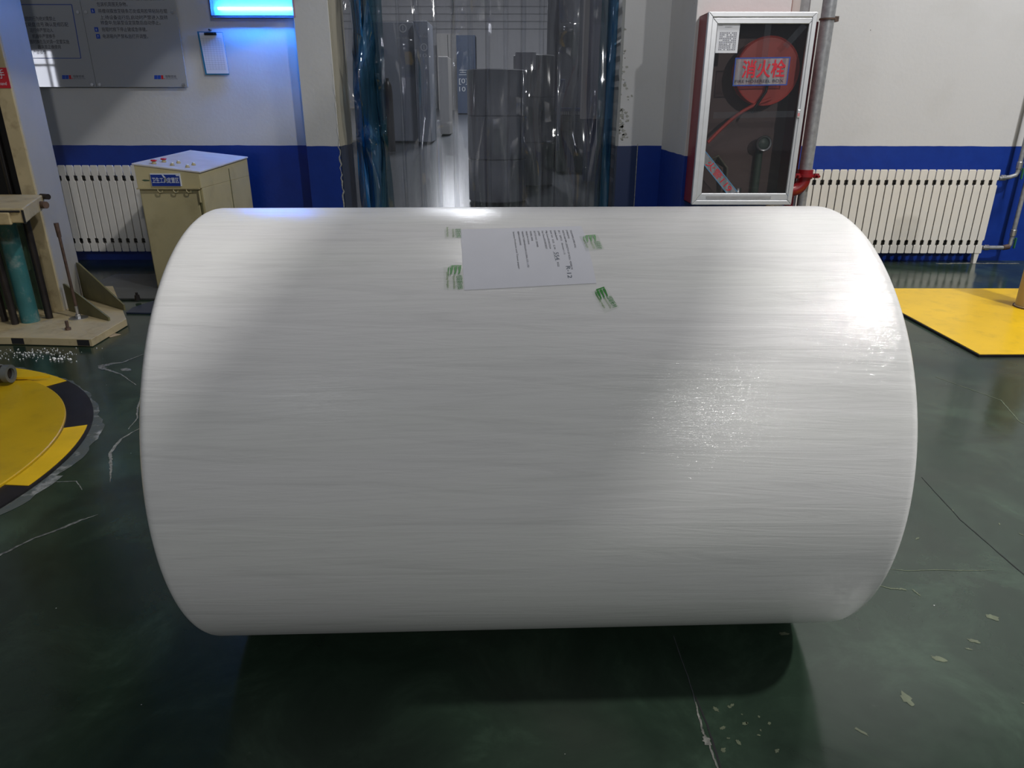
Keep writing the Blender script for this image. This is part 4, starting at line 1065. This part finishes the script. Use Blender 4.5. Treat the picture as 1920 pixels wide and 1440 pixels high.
# loose threaded rod standing on the plate
tr = thing('threaded_rod', (-2.947, 4.673, pz), 'thin rusty threaded rod standing upright on the machine base plate', 'rod')
O = (-2.947, 4.673, pz)
mb = MB(); prof = []
z = 0
MB().tube((-2.947, 4.673, pz), (-2.952, 4.673, .60), .0095, seg=12).tube((-2.952, 4.673, .60), (-2.954, 4.673, .69), .013, .015, seg=12).build('rod', 'rust', tr, O, smooth=True)
MB().lathe([(0, 0), (.058, 0), (.058, .005), (0, .005)], (-2.947, 4.673, pz), (0, 0, 1), 28).build('washer', 'zinc', tr, O, smooth=True)
MB().tube((-2.947, 4.673, pz + .005), (-2.947, 4.673, pz + .028), .018, seg=6).build('nut', 'zinc', tr, O, bevel=.001)
MB().tube((-2.947, 4.673, pz + .03), (-2.9475, 4.673, pz + .085), .0105, seg=12).build('bare_thread', 'zinc', tr, O, smooth=True)
st = thing('anchor_stud', (-2.86, 4.40, pz), 'short anchor stud near the front edge of the machine base plate', 'bolt')
MB().tube((0, 0, 0), (0, 0, .060), .010, seg=12).tube((0, 0, 0), (0, 0, .016), .018, seg=6).build('stud', 'rust', st)
# low base slab and dark sheet behind the plate
o = MB().prism([(-3.5, 5.35, .003), (-2.75, 5.35, .003), (-2.62, 6.2, .003), (-3.5, 6.2, .003)], (0, 0, .012)).build('grey_floor_plate', M['concrete_dark'] if 'concrete_dark' in M else mat('dark_concrete', (0.07, 0.075, 0.075), 0.35, noise=0.3, nscale=6), origin=(-3.0, 5.6, .003))
tag(o, 'thin dark grey floor plate behind the machine base, before the left radiator', 'floor plate')
o = MB().prism([(-2.78, 4.96, .002), (-2.35, 4.94, .002), (-2.35, 5.60, .002), (-2.64, 5.60, .002), (-2.80, 5.10, .002)], (0, 0, .010)).build('navy_floor_plate', 'navy', origin=(-2.6, 5.2, .002))
tag(o, 'dark blue steel plate on the floor between machine base and white roll', 'floor plate')
o = MB().tube((-2.86, 5.30, .015), (-2.86, 5.30, .055), .022, .017, seg=8).tube((-2.86, 5.30, .055), (-2.86, 5.30, .075), .010, seg=8).build('anchor_bolt', 'black', origin=(-2.86, 5.30, .015))
tag(o, 'single black anchor bolt on the dark grey floor plate', 'bolt')

# ================================================================== TURNTABLE (yellow disc at the left)
TX, TY = -3.170, 2.555
tt = thing('wrapping_turntable', (TX, TY, 0), 'round yellow turntable with yellow and black striped rim, left of the white roll', 'turntable')
O = (TX, TY, 0)
def sector(r0, r1, a0, a1, z0, z1, m, name, **kw):
    mb = MB(); n = max(3, int(abs(a1 - a0) / 2)); top = []; bot = []
    for i in range(n + 1):
        a = math.radians(a0 + (a1 - a0) * i / n); c, s = math.cos(a), math.sin(a)
        top.append([(TX + r * c, TY + r * s, z1) for r in (r0, r1)]); bot.append([(TX + r * c, TY + r * s, z0) for r in (r0, r1)])
    for i in range(n):
        mb.hexa([bot[i][0], bot[i][1], bot[i + 1][1], bot[i + 1][0], top[i][0], top[i][1], top[i + 1][1], top[i + 1][0]])
    bmesh.ops.remove_doubles(mb.bm, verts=mb.bm.verts, dist=1e-5)
    return mb.build(name, m, tt, O, **kw)
MB().lathe([(0, .002), (1.170, .002), (1.178, .008), (1.178, .018), (1.174, .021), (0, .021)], (TX, TY, 0), (0, 0, 1), 160).build('turning_disc', 'yellow_disc', tt, O, smooth=True)
MB().lathe([(1.178, .001), (1.292, .001), (1.292, .010), (1.178, .010)], (TX, TY, 0), (0, 0, 1), 160, closed=True).build('rim', 'black_floor', tt, O, label='black painted rim')
for a0, a1 in ((-41, -10), (-4.5, 21.5), (54, 88), (100, 125), (140, 170), (-80, -55), (-120, -95), (-160, -135)):
    if a0 == -41: continue
    sector(1.182, 1.278 if a0 == -4.5 else 1.288, a0, a1, .009, .0125, 'yellow_plain', 'rim_stripe', label='yellow painted stretch of rim')
sector(1.182, 1.285, -44, -12, .009, .0125, 'yellow_plain', 'rim_stripe', label='yellow painted stretch of rim')
# broken screed around the pit
mb = MB(); n = 220
ra = [1.294 for _ in range(n + 1)]
prev = .03
for i in range(n):
    a0, a1 = 2 * PI * i / n, 2 * PI * (i + 1) / n
    nxt = max(.012, min(.06, prev + random.uniform(-.015, .015)))
    mb.quad((TX + 1.290 * math.cos(a0), TY + 1.290 * math.sin(a0), .0012), (TX + (1.290 + prev) * math.cos(a0), TY + (1.290 + prev) * math.sin(a0), .0012),
            (TX + (1.290 + nxt) * math.cos(a1), TY + (1.290 + nxt) * math.sin(a1), .0012), (TX + 1.290 * math.cos(a1), TY + 1.290 * math.sin(a1), .0012))
    prev = nxt
M['concrete_ring'] = mat('broken_screed_ring', (0.07, 0.08, 0.07), 0.7, dirt=(0.40, 0.40, 0.38), dirt_amt=1.0, dirt_scale=9, bump=.4)
mb.build('broken_screed', 'concrete_ring', parent=floor, kind='structure')
# roller guide at the left edge on the disc
M['roller_grey'] = mat('roller_grey', (0.10, 0.11, 0.11), 0.4)
rg = thing('turntable_roller', (-2.72, 3.52, .03), 'dark roller with grey rim on the yellow turntable, at the left edge', 'roller')
O = (-2.72, 3.52, .03)
MB().tube((-3.05, 3.50, .080), (-2.66, 3.52, .080), .046, seg=28).build('roller_body', 'black', rg, O, smooth=True)
MB().lathe([(.030, 0), (.048, 0), (.048, .03), (.030, .03)], (-2.675, 3.5195, .080), (1, .05, 0), 28, closed=True).build('roller_rim', 'roller_grey', rg, O, smooth=True, label='grey rim')
MB().prism([(-3.0, 3.60, .028), (-2.50, 3.60, .028), (-2.62, 3.575, .028), (-3.0, 3.55, .028)], (0, 0, .012)).build('bracket', 'yellow_plain', rg, O)

# ================================================================== YELLOW PLATE AT THE RIGHT, POST ON IT
yp = MB().prism([(2.800, 4.035, .002), (4.6, 4.06, .002), (4.6, 5.69, .002), (2.810, 5.685, .002)], (0, 0, .016)).build('floor_plate', 'yellow', origin=(3.4, 4.8, .002))
tag(yp, 'yellow painted steel floor plate in front of the long radiator, right of the white roll', 'floor plate')
MB().prism([(2.792, 4.027, .001), (4.6, 4.052, .001), (4.6, 4.062, .001), (2.802, 4.037, .001), (2.812, 5.69, .001), (2.802, 5.69, .001)], (0, 0, .014)).build('dark_edge', 'black_floor', yp, (3.4, 4.8, .002), label='black edge strip')
ps = thing('round_post', (3.835, 5.10, .018), 'round beige post standing on the yellow floor plate, at the right edge', 'post')
MB().lathe([(0, 0), (.115, 0), (.115, .008), (.108, .012), (.108, .95), (0, .95)], (0, 0, 0), (0, 0, 1), 48).build('tube', 'post', ps, smooth=True)
MB().lathe([(.115, .0), (.121, .0), (.121, .010), (.115, .010)], (0, 0, 0), (0, 0, 1), 48, closed=True).build('foot_ring', 'rust', ps, smooth=True)

# foam crumbs on the floor
mb = MB()
for i in range(170):
    x = random.gauss(-2.93, .17); y = random.gauss(4.08, .06)
    if (x - TX) ** 2 + (y - TY) ** 2 < 1.36 ** 2 or y > 4.19: continue
    r = random.uniform(.0012, .0045); mb.ball((x, y, r * .8), r)
for i in range(14):
    x, y = random.uniform(-2.72, -2.60), random.gauss(3.97, .02); r = random.uniform(.004, .009); mb.ball((x, y, r * .8), r)
fo = mb.build('foam_crumbs', 'foam', kind='stuff'); tag(fo, 'scattered white foam crumbs on the green floor in front of the machine base', 'crumbs')
o = MB().prism([(-2.68, 4.45, .001), (-2.60, 4.40, .001), (-2.56, 4.46, .001), (-2.62, 4.49, .001)], (0, 0, .002)).build('paper_scrap', 'post', origin=(-2.6, 4.45, .001))
tag(o, 'small yellowish paper scrap on the floor by the corner of the machine base plate', 'paper scrap')

# ================================================================== STRIP CURTAIN
cu = thing('strip_curtain', (-0.3, 7.05, 0), 'clear plastic strip curtain hanging in the doorway behind the white roll', 'strip curtain')
O = (-0.3, 7.05, 0)
MB().box((OX0 + .01, 7.03, 2.83), (OX1 - .012, 7.08, 2.88)).build('hanging_rail', 'zinc', cu, O)
def strip(x, w, y, m, bulge, wob=0.0, seed=0, ztop=2.84, zbot=.03, twist=0.0, creases=()):
    rnd = random.Random(seed); mb = MB(); nx, nz = 10, 110; G = []
    ph = rnd.uniform(0, 6); ph2 = rnd.uniform(0, 6)
    for j in range(nz + 1):
        z = zbot + (ztop - zbot) * j / nz; row = []
        f = max(0, 1 - z / ztop)
        cz = sum(A * math.exp(-((z - z0) / s_) ** 2) for z0, A, s_ in creases)
        sx = wob * math.sin(z * 2.7 + ph) * f; tw = twist * math.sin(z * 3.1 + ph2) * (1 - abs(2 * z / ztop - 1) ** 2)
        for i in range(nx + 1):
            u = i / nx - .5
            dy = bulge * (1 - 4 * u * u) + tw * u * w * 2.0
            row.append(mb.bm.verts.new((x + u * w * (1 - abs(tw) * .25) + sx, y - dy * (1 + .6 * math.sin(z * 2.1 + ph)) - cz * (1 - u * u) + wob * .6 * math.cos(z * 3.3 + ph2) * f, z)))
        G.append(row)
    for a, b in zip(G, G[1:]):
        for i in range(nx): mb._face([a[i], a[i + 1], b[i + 1], b[i]])
    return mb.build('curtain_strip', m, cu, O, smooth='all', solid=.0025)
M['strip_deepblue'] = film_strip('deep_blue_strip', (0.10, 0.34, 0.70), 0.55, 0.4, (0.01, 0.22, 0.60))
lay = [(-1.445, .12, 7.02, 'strip', .012, .012, .5), (-1.385, .14, 7.045, 'strip_deepblue', .020, .014, .7), (-1.30, .15, 7.00, 'strip_edge', .026, .012, .8), (-1.22, .13, 7.075, 'strip_teal', .02, .010, .3)]
xs = [-1.10, -.93, -.77, -.61, -.45, -.30, -.14, .02, .18, .34, .50, .64]
for i, x in enumerate(xs): lay.append((x, .205, 7.03 + (i % 2) * .03, 'strip', .010 + .006 * ((i * 7) % 3), .003, .06 + .06 * ((i * 5) % 3)))
lay += [(.775, .15, 7.03, 'strip', .010, .004, .1), (.835, .10, 7.065, 'strip_teal', .012, .004, .2), (.885, .09, 7.035, 'strip_edge', .010, .003, .2)]
rc = random.Random(5)
for i, (x, w, y, m, b, wob, tw) in enumerate(lay):
    if i < 4: cr = [(1.10 + .02 * i, .030, .06), (1.78 - .05 * i, .026, .07), (1.45 + .08 * i, .012, .05)]
    else: cr = [(rc.uniform(1.0, 2.4), rc.uniform(.02, .04), rc.uniform(.12, .30)) for _ in range(2)]
    strip(x, w, y, m, b, wob, 40 + i, twist=tw, creases=cr)

# ================================================================== FAR HALL GOODS
def ground(y): return fz(y)
def roll_stack(x, y, r, tops, mats, label0, grp):
    z = ground(y - r) + .0
    z = max(z, ground(y + r))
    words = ('bottom', 'middle', 'top')
    for i, (zt, m) in enumerate(zip(tops, mats)):
        o = MB().lathe([(0, z), (r - .012, z), (r, z + .012), (r, zt - .015), (r - .012, zt - .003), (0, zt - .003)], (x, y, 0), (0, 0, 1), 40).build('wrapped_roll', m, origin=None, smooth=True)
        o.data.transform(Matrix.Translation((-x, -y, -z))); o.location = (x, y, z)
        tag(o, label0 % words[i], 'paper roll', grp); z = zt
roll_stack(-.205, 10.22, .395, (.729, 1.274, 1.840), ('roll_grey',) * 3, 'grey film wrapped paper roll, %s of the front stack beyond the strip curtain', 'upright rolls stacked beyond the curtain')
roll_stack(.326, 11.65, .31, (.88, 1.52, 2.10), ('roll_dark',) * 3, 'dark grey wrapped roll, %s of the stack behind and right of the front stack', 'upright rolls stacked beyond the curtain')
o = MB().box((.045, 11.25, 1.885), (.34, 11.33, 2.115)).build('white_carton_sheet', 'carton_light', origin=(.19, 11.29, 1.885))
tag(o, 'pale carton sheet leaning against the top roll of the rear stack', 'carton sheet')

def carton(x0, x1, y, z1, depth, m, label, prints, grp='tall cartons standing in the far hall'):
    z0 = ground(y + depth); oo = ((x0 + x1) / 2, y, z0)
    c = MB().box((x0, y, z0 - .02), (x1, y + depth, z1)).build('tall_carton', m, origin=oo, bevel=.01)
    tag(c, label, 'carton', grp)
    if prints:
        k = Ink(plane_fn((0, y - .004, 0), (1, 0, 0), (0, 0, 1)))
        for p in prints:
            if p[0] == 'ring':
                _, cx, cz, r = p
                for i in range(16):
                    a, b = 2 * PI * i / 16, 2 * PI * (i + 1) / 16
                    k.poly([(cx + r * math.cos(a), cz + r * math.sin(a)), (cx + r * math.cos(b), cz + r * math.sin(b)), (cx + r * .72 * math.cos(b), cz + r * .72 * math.sin(b)), (cx + r * .72 * math.cos(a), cz + r * .72 * math.sin(a))])
                k.rect(cx - r * .12, cz - r * .5, cx + r * .12, cz + r * .5)
            else:
                _, s, x, z, h, w = p; k.write(s, x, z, h, w)
        k.build('printed_mark', 'carton_print', c, oo)
    return c
carton(-3.30, -2.23, 17.8, 3.148, 1.2, 'carton_grey', 'big grey blue carton beyond the curtain, nearest the left edge of the doorway', [('ring', -2.46, 3.02, .09), ('t', 'MODEL', -2.60, 2.80, .045, .28)])
carton(-2.20, -1.883, 17.6, 3.149, 1.2, 'carton_grey', 'narrow grey blue carton with three pale marks, right of the biggest one', [('ring', -1.98, 2.62, .08), ('t', 'ROLL', -2.07, 2.82, .05, .20), ('t', '101', -2.08, 2.42, .07, .22)])
carton(-1.86, -1.62, 19.6, 2.55, 1.0, 'panel_beige', 'narrow beige carton between the grey blue ones and the bright floor', [])
c = carton(-1.97, -1.30, 27.6, 3.70, .9, 'carton_blue', 'dark blue carton with pale figures, standing far back beside the bright floor', [('t', '三', -1.90, 2.42, .16, .30), ('t', '[0]', -1.90, 2.15, .16, .30), ('t', '101', -1.90, 1.88, .16, .32)])
o = MB().box((-2.87, 29.9, ground(29.9)), (-2.02, 30.0, 3.95)).build('door_1', 'panel_beige', kind='structure')
MB().box((-2.46, 29.88, ground(29.9) + .05), (-2.44, 29.9, 3.9)).build('leaf_gap', 'far_dark', parent=o, kind='structure')
o = MB().lathe([(0, 0), (.095, 0), (.097, .02), (.097, 1.15), (.085, 1.30), (.05, 1.38), (.035, 1.40), (.035, 1.45), (0, 1.45)], (0, 0, 0), (0, 0, 1), 32).build('gas_cylinder', 'black', smooth=True)
o.location = (-2.62, 16.2, ground(16.25)); tag(o, 'dark gas cylinder standing before the big grey blue carton', 'gas cylinder')
mt = thing('far_machine', (.95, 12.9, ground(12.9)), 'dark machine with blue head, beyond the curtain right of the roll stacks', 'machine')
O = (.95, 12.9, ground(12.9))
MB().box((.78, 12.9, ground(13.3)), (1.5, 13.5, 1.26)).box((.84, 12.86, 1.0), (1.15, 12.95, 1.14)).build('machine_bed', 'far_dark', mt, O, bevel=.02)
MB().box((.75, 12.85, 1.31), (1.35, 13.3, 1.37)).build('blue_rail', 'far_blue', mt, O, bevel=.005)
mb = MB()
for i in range(12): mb.box((.80 + i * .035, 12.86, 1.26), (.815 + i * .035, 12.88, 1.31))
mb.build('pale_comb', 'panel_beige', mt, O)
MB().box((.745, 12.6, .7), (.795, 12.9, 1.70)).box((.765, 12.5, 1.60), (.855, 12.6, 1.80)).build('blue_head', 'far_blue', mt, O, bevel=.008, label='dark blue upright head')
MB().box((.60, 13.6, ground(13.6)), (1.45, 13.7, 4.2)).build('trim_12', 'roll_dark', kind='structure')
